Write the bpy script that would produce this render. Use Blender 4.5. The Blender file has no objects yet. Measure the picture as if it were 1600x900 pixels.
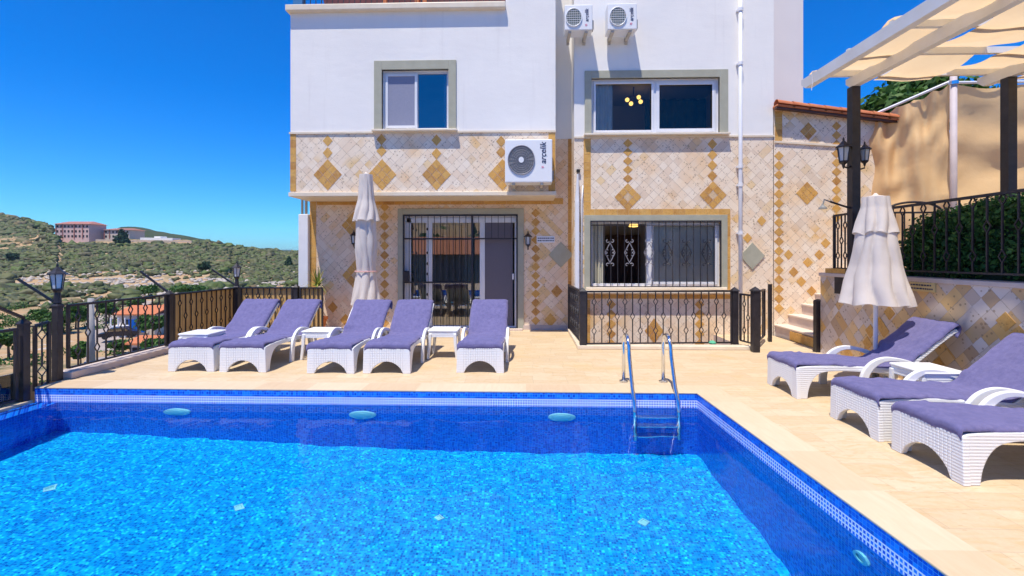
import bpy, math, random
import numpy as np
from mathutils import Vector, Matrix
import mathutils.noise as MN

# ------------------------------------------------------------------ camera, sky, sun, exposure
SC = bpy.context.scene
COL = SC.collection
EYE = 1.45          # eye height over the terrace
FPX = 740.0         # focal length in pixels of the 1600 px wide photograph
HOR = 402.0         # horizon row
YAW = math.atan(22 / FPX)
cam_d = bpy.data.cameras.new('camera')
cam = bpy.data.objects.new('camera', cam_d)
COL.objects.link(cam)
cam.location = (0, 0, EYE)
cam.rotation_euler = (math.pi / 2, 0, YAW)
cam_d.sensor_width = 36
cam_d.lens = FPX / 1600 * 36
cam_d.shift_y = -(450 - HOR) / 1600
cam_d.clip_start = 0.05
cam_d.clip_end = 12000
SC.camera = cam

SUN = Vector((.47, 1, -2.9)).normalized()
SUN_EL = math.asin(-SUN.z)
world = bpy.data.worlds.new('World')
SC.world = world
world.use_nodes = True
wt = world.node_tree
bg = wt.nodes['Background']
sky = wt.nodes.new('ShaderNodeTexSky')
sky.sky_type = 'NISHITA'
sky.sun_disc = False
sky.sun_elevation = SUN_EL
sky.sun_rotation = math.atan2(-SUN.x, -SUN.y)
sky.air_density = 1.0
sky.dust_density = 0.0
sky.ozone_density = 4.0
hs = wt.nodes.new('ShaderNodeHueSaturation')
hs.inputs['Saturation'].default_value = 1.5
hs.inputs['Hue'].default_value = 0.495
hs.inputs['Value'].default_value = 1.0
wt.links.new(sky.outputs[0], hs.inputs['Color'])
tint = wt.nodes.new('ShaderNodeMix')
tint.data_type = 'RGBA'; tint.blend_type = 'MULTIPLY'
tint.inputs[0].default_value = 1
tint.inputs[7].default_value = (.28, .69, 1.06, 1)
wt.links.new(hs.outputs[0], tint.inputs[6])
wt.links.new(tint.outputs[2], bg.inputs[0])
bg.inputs[1].default_value = 0.138
sun_d = bpy.data.lights.new('sun', 'SUN')
sun_d.energy = 4.2
sun_d.angle = math.radians(0.53)
sun_d.color = (1, .93, .80)
sun = bpy.data.objects.new('sun', sun_d)
COL.objects.link(sun)
sun.rotation_euler = SUN.to_track_quat('-Z', 'Y').to_euler()
sun.location = (-6, -10, 30)
sun_d.cycles.is_caustics_light = True
VS = SC.view_settings
VS.view_transform = 'Standard'
VS.look = 'None'
VS.exposure = 0.40
VS.gamma = 1
SC.cycles.max_bounces = 10
SC.cycles.transparent_max_bounces = 16
SC.cycles.use_denoising = True

R = random.Random(7)
F_ = Vector((-math.sin(YAW), math.cos(YAW), 0))
R_ = Vector((math.cos(YAW), math.sin(YAW), 0))


def ray(px, py):
    return F_ + R_ * ((px - 800) / FPX) + Vector((0, 0, (HOR - py) / FPX))


def onY(px, py, Y):
    d = ray(px, py)
    t = Y / d.y
    return Vector((d.x * t, Y, EYE + d.z * t))


def onX(px, py, X):
    d = ray(px, py)
    t = X / d.x
    return Vector((X, d.y * t, EYE + d.z * t))


def onZ(px, py, z=0.0):
    d = ray(px, py)
    t = (z - EYE) / d.z
    return Vector((d.x * t, d.y * t, z))


def atD(px, py, dep):
    return Vector((0, 0, EYE)) + ray(px, py) * dep


# ------------------------------------------------------------------ object helpers
def tag(o, label=None, cat=None, group=None, kind=None):
    if label: o['label'] = label
    if cat: o['category'] = cat
    if group: o['group'] = group
    if kind: o['kind'] = kind
    return o


def empty(name, loc, label=None, cat=None, group=None, rz=0):
    o = bpy.data.objects.new(name, None)
    COL.objects.link(o)
    o.location = loc
    o.rotation_euler = (0, 0, rz)
    o.empty_display_size = .1
    return tag(o, label, cat, group)


def wloc(o):
    p = Vector((0, 0, 0))
    while o:
        p = p + o.location
        o = o.parent
    return p


KIDS = {}


def copy_tree(o, parent=None):
    c = o.copy()
    COL.objects.link(c)
    if parent:
        c.parent = parent
    for ch in list(o.children):
        copy_tree(ch, c)
    return c


def smooth_line(p, sub):
    p = [Vector(q) for q in p]
    out = []
    for i in range(len(p) - 1):
        a = p[max(i - 1, 0)]; b = p[i]; c = p[i + 1]; d = p[min(i + 2, len(p) - 1)]
        for k in range(sub):
            t = k / sub
            q = .5 * ((2 * b) + (c - a) * t + (2 * a - 5 * b + 4 * c - d) * t * t + (3 * b - a - 3 * c + d) * t ** 3)
            out.append((q.x, q.y))
    out.append((p[-1].x, p[-1].y))
    return out


class MB:
    def __init__(self):
        self.v = []
        self.f = []

    def add(self, vs, fs):
        b = len(self.v)
        self.v += [tuple(p) for p in vs]
        self.f += [tuple(i + b for i in f) for f in fs]
        return self

    def box(self, x0, x1, y0, y1, z0, z1, M=None):
        vs = [(x, y, z) for z in (z0, z1) for y in (y0, y1) for x in (x0, x1)]
        if M is not None: vs = [M @ Vector(p) for p in vs]
        return self.add(vs, [(0, 2, 3, 1), (4, 5, 7, 6), (0, 1, 5, 4), (1, 3, 7, 5), (3, 2, 6, 7), (2, 0, 4, 6)])

    def cbox(self, c, sx, sy, sz, M=None):
        return self.box(c[0] - sx / 2, c[0] + sx / 2, c[1] - sy / 2, c[1] + sy / 2, c[2] - sz / 2, c[2] + sz / 2, M)

    def quad(self, a, b, c, d):
        return self.add([a, b, c, d], [(0, 1, 2, 3)])

    def beam(self, a, b, w, h, up=(0, 0, 1)):
        a = Vector(a); b = Vector(b)
        d = (b - a).normalized()
        up = Vector(up)
        if abs(d.dot(up)) > .98: up = Vector((0, 1, 0))
        s = d.cross(up).normalized()
        u = s.cross(d).normalized()
        vs = []
        for p in (a, b):
            for k, l in ((-1, -1), (1, -1), (1, 1), (-1, 1)):
                vs.append(p + s * (k * w / 2) + u * (l * h / 2))
        return self.add(vs, [(3, 2, 1, 0), (4, 5, 6, 7), (0, 1, 5, 4), (1, 2, 6, 5), (2, 3, 7, 6), (3, 0, 4, 7)])

    def tube(self, pts, r, n=8, cap=True):
        pts = [Vector(p) for p in pts]
        rs = r if isinstance(r, (list, tuple)) else [r] * len(pts)
        vs = []
        prev = None
        for i, p in enumerate(pts):
            d = (pts[min(i + 1, len(pts) - 1)] - pts[max(i - 1, 0)])
            if d.length < 1e-9: d = Vector((0, 0, 1))
            d.normalize()
            if prev is None:
                up = Vector((0, 0, 1)) if abs(d.z) < .9 else Vector((1, 0, 0))
                s = d.cross(up).normalized()
            else:
                s = (prev - d * prev.dot(d)).normalized()
            prev = s
            u = d.cross(s)
            for k in range(n):
                a = 2 * math.pi * k / n
                vs.append(p + (s * math.cos(a) + u * math.sin(a)) * rs[i])
        fs = []
        for i in range(len(pts) - 1):
            for k in range(n):
                a = i * n + k; b = i * n + (k + 1) % n
                fs.append((a, b, b + n, a + n))
        if cap:
            fs.append(tuple(range(n - 1, -1, -1)))
            fs.append(tuple((len(pts) - 1) * n + k for k in range(n)))
        return self.add(vs, fs)

    def lathe(self, c, prof, n=16, ry=1.0, fold=None):
        vs = []
        for (r, z) in prof:
            for k in range(n):
                a = 2 * math.pi * k / n
                rr = r * (fold(a, z) if fold else 1)
                vs.append((c[0] + rr * math.cos(a), c[1] + rr * ry * math.sin(a), c[2] + z))
        fs = []
        for i in range(len(prof) - 1):
            for k in range(n):
                a = i * n + k; b = i * n + (k + 1) % n
                fs.append((a, b, b + n, a + n))
        fs.append(tuple(range(n - 1, -1, -1)))
        fs.append(tuple((len(prof) - 1) * n + k for k in range(n)))
        return self.add(vs, fs)

    def prism(self, poly, axis, a, b):
        """extrude a 2-D polygon along an axis from a to b"""
        n = len(poly)

        def P(p, t):
            if axis == 'x': return (t, p[0], p[1])
            if axis == 'y': return (p[0], t, p[1])
            return (p[0], p[1], t)
        vs = [P(p, a) for p in poly] + [P(p, b) for p in poly]
        fs = [tuple(range(n)), tuple(range(2 * n - 1, n - 1, -1))]
        for i in range(n):
            j = (i + 1) % n
            fs.append((j, i, i + n, j + n))
        return self.add(vs, fs)

    def strip(self, inner, outer, axis, a, b, sub=1):
        """one solid band between two 2-D polylines, extruded along an axis"""
        if sub > 1:
            inner, outer = smooth_line(inner, sub), smooth_line(outer, sub)
        n = len(inner)

        def P(p, t):
            if axis == 'x': return (t, p[0], p[1])
            if axis == 'y': return (p[0], t, p[1])
            return (p[0], p[1], t)
        vs = [P(p, a) for p in inner] + [P(p, a) for p in outer] + [P(p, b) for p in inner] + [P(p, b) for p in outer]
        fs = []
        for i in range(n - 1):
            fs += [(i, i + 1, n + i + 1, n + i), (2 * n + i, 3 * n + i, 3 * n + i + 1, 2 * n + i + 1), (i, 2 * n + i, 2 * n + i + 1, i + 1), (n + i, n + i + 1, 3 * n + i + 1, 3 * n + i)]
        for k in (0, n - 1):
            fs.append((k, n + k, 3 * n + k, 2 * n + k))
        return self.add(vs, fs)

    def build(self, name, mat, parent=None, smooth=False, local=False, loc=None, bevel=0, kind=None, fix=True):
        v = self.v
        off = Vector((0, 0, 0))
        oloc = Vector((0, 0, 0))
        if not local:
            if parent is not None:
                off = wloc(parent)
            else:
                a = np.array(v)
                off = Vector(((a[:, 0].min() + a[:, 0].max()) / 2, (a[:, 1].min() + a[:, 1].max()) / 2, a[:, 2].min()))
                oloc = off
        me = bpy.data.meshes.new(name)
        me.from_pydata([(p[0] - off.x, p[1] - off.y, p[2] - off.z) for p in v], [], self.f)
        if fix:
            import bmesh
            bm = bmesh.new(); bm.from_mesh(me)
            bmesh.ops.recalc_face_normals(bm, faces=bm.faces)
            bm.to_mesh(me); bm.free()
        me.materials.append(mat)
        if smooth:
            me.polygons.foreach_set('use_smooth', [True] * len(me.polygons))
        o = bpy.data.objects.new(name, me)
        COL.objects.link(o)
        o.location = oloc if loc is None else loc
        if parent is not None: o.parent = parent
        if bevel:
            m = o.modifiers.new('bevel', 'BEVEL')
            m.width = bevel; m.segments = 2; m.limit_method = 'ANGLE'
        if kind: o['kind'] = kind
        return o


# ------------------------------------------------------------------ materials
def mat(name, col, rough=.6, metal=0, spec=.5):
    m = bpy.data.materials.new(name)
    m.use_nodes = True
    b = m.node_tree.nodes['Principled BSDF']
    b.inputs['Base Color'].default_value = (*col, 1)
    b.inputs['Roughness'].default_value = rough
    b.inputs['Metallic'].default_value = metal
    b.inputs['Specular IOR Level'].default_value = spec
    return m


class NT:
    """tiny node-graph writer"""
    def __init__(self, m):
        self.t = m.node_tree
        self.b = self.t.nodes['Principled BSDF']

    def n(self, typ, **kw):
        x = self.t.nodes.new(typ)
        for k, v in kw.items(): setattr(x, k, v)
        return x

    def l(self, a, b):
        self.t.links.new(a, b)

    def val(self, x, sock):
        if isinstance(x, (int, float)): sock.default_value = x
        elif isinstance(x, tuple): sock.default_value = x if len(x) == 4 or sock.type == 'VECTOR' else (*x, 1)
        else: self.l(x, sock)

    def math(self, op, a, b=0.0, c=None):
        x = self.n('ShaderNodeMath', operation=op)
        self.val(a, x.inputs[0]); self.val(b, x.inputs[1])
        if c is not None: self.val(c, x.inputs[2])
        return x.outputs[0]

    def mix(self, f, a, b, blend='MIX'):
        x = self.n('ShaderNodeMix', data_type='RGBA', blend_type=blend)
        self.val(f, x.inputs[0]); self.val(a, x.inputs[6]); self.val(b, x.inputs[7])
        return x.outputs[2]

    def noise(self, vec, scale, detail=4, rough=.55, dist=0):
        x = self.n('ShaderNodeTexNoise')
        x.inputs['Scale'].default_value = scale
        x.inputs['Detail'].default_value = detail
        x.inputs['Roughness'].default_value = rough
        x.inputs['Distortion'].default_value = dist
        if vec is not None: self.l(vec, x.inputs['Vector'])
        return x.outputs['Fac']

    def ramp(self, f, stops):
        x = self.n('ShaderNodeValToRGB')
        e = x.color_ramp.elements
        while len(e) > 1: e.remove(e[-1])
        e[0].position = stops[0][0]; e[0].color = (*stops[0][1], 1)
        for p, c in stops[1:]:
            k = e.new(p); k.color = (*c, 1)
        self.l(f, x.inputs[0])
        return x

    def white(self, vec):
        x = self.n('ShaderNodeTexWhiteNoise', noise_dimensions='3D')
        self.l(vec, x.inputs['Vector'])
        return x.outputs

    def pos(self):
        return self.n('ShaderNodeNewGeometry').outputs['Position']

    def sep(self, v):
        x = self.n('ShaderNodeSeparateXYZ'); self.l(v, x.inputs[0]); return x.outputs

    def comb(self, a, b, c):
        x = self.n('ShaderNodeCombineXYZ')
        for i, k in enumerate((a, b, c)): self.val(k, x.inputs[i])
        return x.outputs[0]

    def bump(self, h, strength=.3, dist=.01):
        x = self.n('ShaderNodeBump')
        x.inputs['Strength'].default_value = strength
        x.inputs['Distance'].default_value = dist
        self.l(h, x.inputs['Height'])
        self.l(x.outputs[0], self.b.inputs['Normal'])

    def grid(self, u, v, su, sv, gap):
        """cells of su x sv: returns (cell vector, 1 inside tile / 0 in the joint)"""
        a = self.math('DIVIDE', u, su); b = self.math('DIVIDE', v, sv)
        fa = self.math('FLOOR', a); fb = self.math('FLOOR', b)
        ra = self.math('ABSOLUTE', self.math('SUBTRACT', self.math('SUBTRACT', a, fa), .5))
        rb = self.math('ABSOLUTE', self.math('SUBTRACT', self.math('SUBTRACT', b, fb), .5))
        ma = self.math('LESS_THAN', ra, .5 - gap / su / 2); mb = self.math('LESS_THAN', rb, .5 - gap / sv / 2)
        return self.comb(fa, fb, 0.0), self.math('MULTIPLY', ma, mb)


def noisy(name, col, col2, scale, rough=.7, bump=.2, bd=.004, spec=.4, bscale=None):
    m = mat(name, col, rough, spec=spec)
    g = NT(m)
    p = g.pos()
    f = g.noise(p, scale, 6)
    r = g.ramp(f, [(.3, col), (.7, col2)])
    g.l(r.outputs[0], g.b.inputs['Base Color'])
    if bump: g.bump(g.noise(p, bscale or scale * 6, 4), bump, bd)
    return m


def diamond_stone(name, size, stops, grout, pit=.38, gp=.56):
    """square travertine tiles laid on their corners"""
    m = mat(name, (.5, .4, .3), .75, spec=.25)
    g = NT(m)
    p = g.pos()
    s = g.sep(p)
    h = g.math('ADD', s[0], s[1])
    u = g.math('MULTIPLY', g.math('ADD', h, s[2]), .7071)
    v = g.math('MULTIPLY', g.math('SUBTRACT', h, s[2]), .7071)
    # wobble of the joints: hand laid, tumbled edges
    wob = g.math('MULTIPLY', g.math('SUBTRACT', g.noise(p, 14, 3), .5), .014)
    u = g.math('ADD', u, wob); v = g.math('SUBTRACT', v, wob)
    c1, m1 = g.grid(u, v, size, size, .005)
    c2, m2 = g.grid(g.math('ADD', u, 31.7), v, size * 2, size, .005)
    c3, m3 = g.grid(u, g.math('ADD', v, 17.3), size, size * 2, .005)
    big4, _ = g.grid(u, v, size * 4, size * 4, .001)
    r4 = g.white(big4)[0]
    p2 = g.math('GREATER_THAN', r4, .55); p3 = g.math('GREATER_THAN', r4, .78)
    cell = g.mix(p3, g.mix(p2, c1, c2), c3)
    mask = g.mix(p3, g.mix(p2, m1, m2), m3)
    worn = g.ramp(g.noise(p, 7, 3), [(.35, (.25, .25, .25)), (.6, (1, 1, 1))]).outputs[0]
    mask = g.math('SUBTRACT', 1.0, g.math('MULTIPLY', g.math('SUBTRACT', 1.0, mask), worn))
    wn = g.white(cell)
    base = g.ramp(wn[0], stops).outputs[0]
    cl = g.noise(p, 9, 8, .65, .6)
    base = g.mix(g.math('MULTIPLY', cl, .40), base, (.76, .64, .52), 'MULTIPLY')
    patch = g.ramp(g.noise(g.comb(h, 0.0, s[2]), .85, 2), [(gp, (0, 0, 0)), (gp + .08, (1, 1, 1))]).outputs[0]
    goldish = g.math('MULTIPLY', patch, g.math('GREATER_THAN', g.white(g.mix(1.0, cell, (7.0, 3.0, 1.0), 'ADD'))[0], .62))
    base = g.mix(g.math('MULTIPLY', goldish, .8), base, (.74, .50, .22))
    big = g.noise(p, 1.6, 3)
    warm = g.ramp(big, [(.52, (1, 1, 1)), (.72, (1.0, .86, .68))]).outputs[0]
    base = g.mix(1.0, base, warm, 'MULTIPLY')
    pits = g.n('ShaderNodeTexVoronoi'); pits.inputs['Scale'].default_value = 17
    g.l(p, pits.inputs['Vector'])
    pm = g.math('LESS_THAN', pits.outputs['Distance'], g.math('MULTIPLY', g.noise(p, 5, 2), pit))
    base = g.mix(g.math('MULTIPLY', pm, .55), base, (.22, .14, .08))
    base = g.mix(mask, (*grout, 1), base)
    g.l(base, g.b.inputs['Base Color'])
    g.bump(g.math('ADD', g.math('MULTIPLY', mask, .7), g.math('ADD', g.math('MULTIPLY', cl, .4), g.math('MULTIPLY', pm, -.5))), .6, .006)
    return m


def island_stone(name, stops, rough=.7):
    m = mat(name, stops[0][1], rough, spec=.3)
    g = NT(m)
    geo = g.n('ShaderNodeNewGeometry')
    r = g.ramp(geo.outputs['Random Per Island'], stops).outputs[0]
    p = geo.outputs['Position']
    n = g.noise(p, 18, 8, .7, .5)
    n5 = g.noise(p, 7, 6, .65, .8)
    c = g.mix(g.ramp(n5, [(.35, (0, 0, 0)), (.7, (.7, .7, .7))]).outputs[0], r, (.80, .55, .22))
    c = g.mix(g.math('MULTIPLY', n, .9), c, (.6, .44, .26), 'MULTIPLY')
    pits = g.n('ShaderNodeTexVoronoi'); pits.inputs['Scale'].default_value = 40
    g.l(p, pits.inputs['Vector'])
    pm = g.math('LESS_THAN', pits.outputs['Distance'], g.math('MULTIPLY', g.noise(p, 9, 2), .4))
    c = g.mix(g.math('MULTIPLY', pm, .5), c, (.12, .06, .02))
    g.l(c, g.b.inputs['Base Color'])
    g.bump(n, .4, .004)
    return m


M = {}
def stucco():
    m = mat('white_stucco', (.8, .78, .78), .85, spec=.2)
    g = NT(m)
    p = g.pos()
    c = g.ramp(g.noise(p, .9, 6, .6), [(.3, (.80, .77, .735)), (.7, (.86, .83, .785))]).outputs[0]
    st = g.n('ShaderNodeMapping'); st.inputs['Scale'].default_value = (5, 5, .35); g.l(p, st.inputs['Vector'])
    streak = g.ramp(g.noise(st.outputs[0], 1.6, 6, .65), [(.56, (0, 0, 0)), (.78, (1, 1, 1))]).outputs[0]
    c = g.mix(g.math('MULTIPLY', streak, .30), c, (.60, .56, .53))
    g.l(c, g.b.inputs['Base Color'])
    tr = g.n('ShaderNodeMapping'); tr.inputs['Scale'].default_value = (1, 1, 2.2); g.l(p, tr.inputs['Vector'])
    g.bump(g.math('ADD', g.math('MULTIPLY', g.noise(tr.outputs[0], 3.2, 4), 3.0), g.noise(p, 60, 3)), .2, .006)
    return m


M['stucco'] = stucco()
M['stucco_warm'] = noisy('warm_white_stucco', (.72, .67, .66), (.77, .72, .70), 1.3, .85, .25, .003, .2, 60)
PALE = [(0, (.84, .68, .52)), (.3, (.89, .76, .605)), (.6, (.91, .80, .66)), (.85, (.85, .72, .575)), (.95, (.77, .63, .49)), (1, (.85, .65, .38))]
M['stone'] = diamond_stone('travertine_diamonds', .128, PALE, (.36, .27, .21))
WARM = [(0, (.82, .63, .46)), (.3, (.86, .69, .53)), (.6, (.88, .74, .58)), (.85, (.82, .64, .47)), (1, (.82, .58, .32))]
M['stone_warm'] = diamond_stone('warm_travertine', .115, WARM, (.44, .33, .23))
MIXED = [(0, (.72, .60, .50)), (.25, (.64, .55, .48)), (.5, (.76, .68, .62)), (.70, (.50, .37, .26)), (.86, (.70, .43, .15)), (1, (.56, .46, .39))]
M['stone_mixed'] = diamond_stone('mixed_travertine', .135, MIXED, (.36, .28, .22), gp=.44)
M['gold'] = island_stone('gold_travertine', [(0, (.72, .41, .10)), (.35, (.82, .49, .14)), (.7, (.66, .36, .09)), (1, (.54, .27, .08))])
M['inlay_pale'] = island_stone('pale_inlay', [(0, (.74, .62, .48)), (1, (.78, .68, .56))])
M['sage'] = noisy('sage_surround', (.36, .35, .27), (.42, .41, .32), 6, .7, .15, .003)
M['sill'] = noisy('cream_marble', (.74, .62, .46), (.80, .70, .55), 5, .4, .05, .002)
M['black'] = noisy('black_ironwork', (.014, .012, .016), (.03, .026, .032), 12, .45, .1, .001, .5)
M['grey_iron'] = noisy('grey_ironwork', (.20, .19, .22), (.28, .27, .30), 12, .5, .1, .001, .5)
M['plastic'] = mat('white_plastic', (.80, .80, .80), .4)
M['pvc'] = noisy('white_pvc', (.78, .78, .80), (.72, .72, .75), 4, .35, 0)
M['chrome'] = mat('stainless_steel', (.72, .73, .75), .16, 1)
M['terracotta'] = noisy('terracotta', (.48, .13, .05), (.60, .22, .09), 7, .75, .2, .004)
M['dark'] = mat('dark_recess', (.012, .012, .014), .8)
M['grey'] = mat('grey_plastic', (.22, .22, .21), .5)
M['room'] = noisy('room_plaster', (.52, .48, .45), (.58, .54, .50), 2, .9, 0)
M['curtain'] = noisy('cream_curtain', (.55, .52, .40), (.62, .58, .46), 8, .9, 0)
M['white_curtain'] = noisy('white_curtain', (.62, .62, .64), (.7, .7, .7), 8, .9, 0)
M['screen'] = noisy('insect_screen', (.13, .12, .15), (.16, .15, .18), 60, .9, 0)
M['screen_pale'] = noisy('pale_insect_screen', (.24, .25, .34), (.28, .29, .38), 60, .9, 0)
M['blind'] = noisy('frosted_blind', (.70, .66, .62), (.76, .72, .68), 3, .9, 0)
M['wood_dark'] = noisy('dark_wood', (.05, .02, .015), (.09, .04, .03), 4, .5, .1, .003)
M['wood_red'] = noisy('red_wood', (.30, .07, .05), (.22, .05, .04), 5, .6, .1, .003)
M['beam'] = noisy('white_painted_timber', (.78, .77, .75), (.70, .67, .62), 3, .55, .15, .002)
M['step'] = noisy('pink_limestone', (.55, .44, .38), (.63, .52, .45), 6, .7, .2, .003)
M['text'] = mat('printed_navy', (.02, .03, .09), .5)
M['logo'] = mat('printed_pink', (.75, .28, .38), .5)
M['sign_white'] = mat('sign_white', (.75, .76, .82), .4)
M['sign_gold'] = noisy('sign_brass', (.62, .47, .20), (.70, .55, .26), 14, .45, 0)
M['lamp_glass'] = mat('lantern_glass', (.55, .58, .62), .1)
M['pot'] = noisy('orange_pot', (.62, .20, .06), (.52, .16, .05), 9, .6, .1, .002)
M['bark'] = noisy('bark', (.13, .085, .05), (.22, .16, .10), 14, .9, .5, .01)
M['bluepost'] = mat('blue_painted_post', (.03, .16, .36), .5)
M['asphalt'] = noisy('dusty_asphalt', (.34, .28, .24), (.42, .35, .30), .6, .9, .2, .02)
M['soil'] = noisy('dark_soil', (.05, .035, .02), (.09, .06, .04), 8, .95, .4, .01)


def glass_mat(name, tint, base=.05):
    m = bpy.data.materials.new(name); m.use_nodes = True
    t = m.node_tree; t.nodes.remove(t.nodes['Principled BSDF'])
    tr = t.nodes.new('ShaderNodeBsdfTransparent'); tr.inputs[0].default_value = (*tint, 1)
    gl = t.nodes.new('ShaderNodeBsdfGlossy'); gl.inputs['Roughness'].default_value = .0
    fr = t.nodes.new('ShaderNodeFresnel'); fr.inputs[0].default_value = 1.6
    ad = t.nodes.new('ShaderNodeMath'); ad.operation = 'ADD'; ad.inputs[1].default_value = base
    mx = t.nodes.new('ShaderNodeMixShader')
    t.links.new(fr.outputs[0], ad.inputs[0]); t.links.new(ad.outputs[0], mx.inputs[0])
    t.links.new(tr.outputs[0], mx.inputs[1]); t.links.new(gl.outputs[0], mx.inputs[2])
    t.links.new(mx.outputs[0], t.nodes['Material Output'].inputs[0])
    return m


M['glass'] = glass_mat('window_glass', (.8, .84, .84), .0)
M['glass_blue'] = glass_mat('coated_window_glass', (.5, .6, .65), .22)
M['glass_clear'] = glass_mat('clear_glass', (.85, .95, .95), .02)


def emit(name, col, s):
    m = mat(name, col, .5)
    b = m.node_tree.nodes['Principled BSDF']
    b.inputs['Emission Color'].default_value = (*col, 1)
    b.inputs['Emission Strength'].default_value = s
    return m


M['bulb'] = emit('warm_bulb', (1, .62, .16), 1.6)


def wicker():
    m = mat('white_woven_plastic', (.80, .80, .80), .42)
    g = NT(m)
    tc = g.n('ShaderNodeTexCoord').outputs['Object']
    s = g.sep(tc)
    a = g.math('SINE', g.math('MULTIPLY', s[2], 300.0))
    b = g.math('SINE', g.math('MULTIPLY', g.math('ADD', s[0], s[1]), 90.0))
    g.bump(g.math('ADD', a, g.math('MULTIPLY', g.math('MULTIPLY', a, b), .25)), .3, .003)
    return m


M['wicker'] = wicker()


def towel_mat():
    m = mat('purple_terry', (.15, .125, .37), .95, spec=.1)
    g = NT(m)
    tc = g.n('ShaderNodeTexCoord').outputs['Object']
    n1 = g.noise(tc, 4, 5, .6)
    c = g.ramp(n1, [(.3, (.13, .124, .255)), (.7, (.165, .155, .31))]).outputs[0]
    n2 = g.noise(tc, 60, 3, .6)
    n3 = g.noise(tc, 22, 6, .75)
    c = g.mix(g.ramp(n3, [(.42, (0, 0, 0)), (.62, (.55, .55, .55))]).outputs[0], c, (.225, .205, .385))
    c = g.mix(g.math('MULTIPLY', n2, .5), c, (.5, .46, .6), 'MULTIPLY')
    g.l(c, g.b.inputs['Base Color'])
    g.b.inputs['Sheen Weight'].default_value = .35
    g.b.inputs['Sheen Roughness'].default_value = .5
    g.b.inputs['Sheen Tint'].default_value = (.7, .65, 1, 1)
    g.bump(g.math('ADD', g.noise(tc, 220, 2), g.math('MULTIPLY', g.noise(tc, 9, 3), 1.5)), .5, .006)
    return m


M['towel'] = towel_mat()


def sling_mat():
    m = mat('grey_blue_sling', (.32, .40, .50), .7)
    g = NT(m)
    tc = g.n('ShaderNodeTexCoord').outputs['Object']
    s = g.sep(tc)
    a = g.math('SINE', g.math('MULTIPLY', s[0], 500.0)); b = g.math('SINE', g.math('MULTIPLY', s[1], 500.0))
    g.bump(g.math('MULTIPLY', a, b), .3, .003)
    return m


M['sling'] = sling_mat()


def cloth(name, c1, c2, scale=5, trans=.35, bs=9, bd=.02):
    """woven fabric that lets some light through"""
    m = bpy.data.materials.new(name); m.use_nodes = True
    g = NT(m)
    p = g.pos()
    n = g.noise(p, scale, 5)
    c = g.ramp(n, [(.3, c1), (.7, c2)]).outputs[0]
    g.l(c, g.b.inputs['Base Color'])
    g.b.inputs['Roughness'].default_value = .9
    g.b.inputs['Specular IOR Level'].default_value = .1
    g.bump(g.noise(p, bs, 3), .4, bd)
    t = g.n('ShaderNodeBsdfTranslucent'); g.l(c, t.inputs[0])
    mx = g.n('ShaderNodeMixShader'); mx.inputs[0].default_value = trans
    g.l(g.b.outputs[0], mx.inputs[1]); g.l(t.outputs[0], mx.inputs[2])
    g.l(mx.outputs[0], g.t.nodes['Material Output'].inputs[0])
    return m


M['shade'] = cloth('sand_shade_cloth', (.80, .58, .33), (.86, .65, .39), 3, .6, 120, .001)
M['screen_cloth'] = cloth('tan_screen_cloth', (.82, .56, .29), (.88, .62, .34), 2, .4, 8, .02)
M['canvas'] = cloth('white_parasol_canvas', (.76, .69, .64), (.82, .75, .69), 6, .3, 20, .004)
M['tarp'] = cloth('blue_tarp', (.01, .12, .55), (.02, .18, .65), 3, .2)


def bamboo():
    m = mat('bamboo_screen', (.6, .4, .15), .7)
    g = NT(m)
    p = g.pos(); s = g.sep(p)
    h = g.math('DIVIDE', g.math('ADD', s[0], s[1]), .012)
    f = g.math('FLOOR', h)
    wn = g.white(g.comb(f, 0.0, 0.0))
    c = g.ramp(wn[0], [(0, (.52, .33, .12)), (.5, (.66, .43, .17)), (1, (.72, .52, .24))]).outputs[0]
    c = g.mix(g.math('MULTIPLY', g.noise(p, 12, 4), .5), c, (.5, .36, .2), 'MULTIPLY')
    g.l(c, g.b.inputs['Base Color'])
    g.bump(g.math('PINGPONG', h, .5), .6, .006)
    return m


M['bamboo'] = bamboo()


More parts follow.
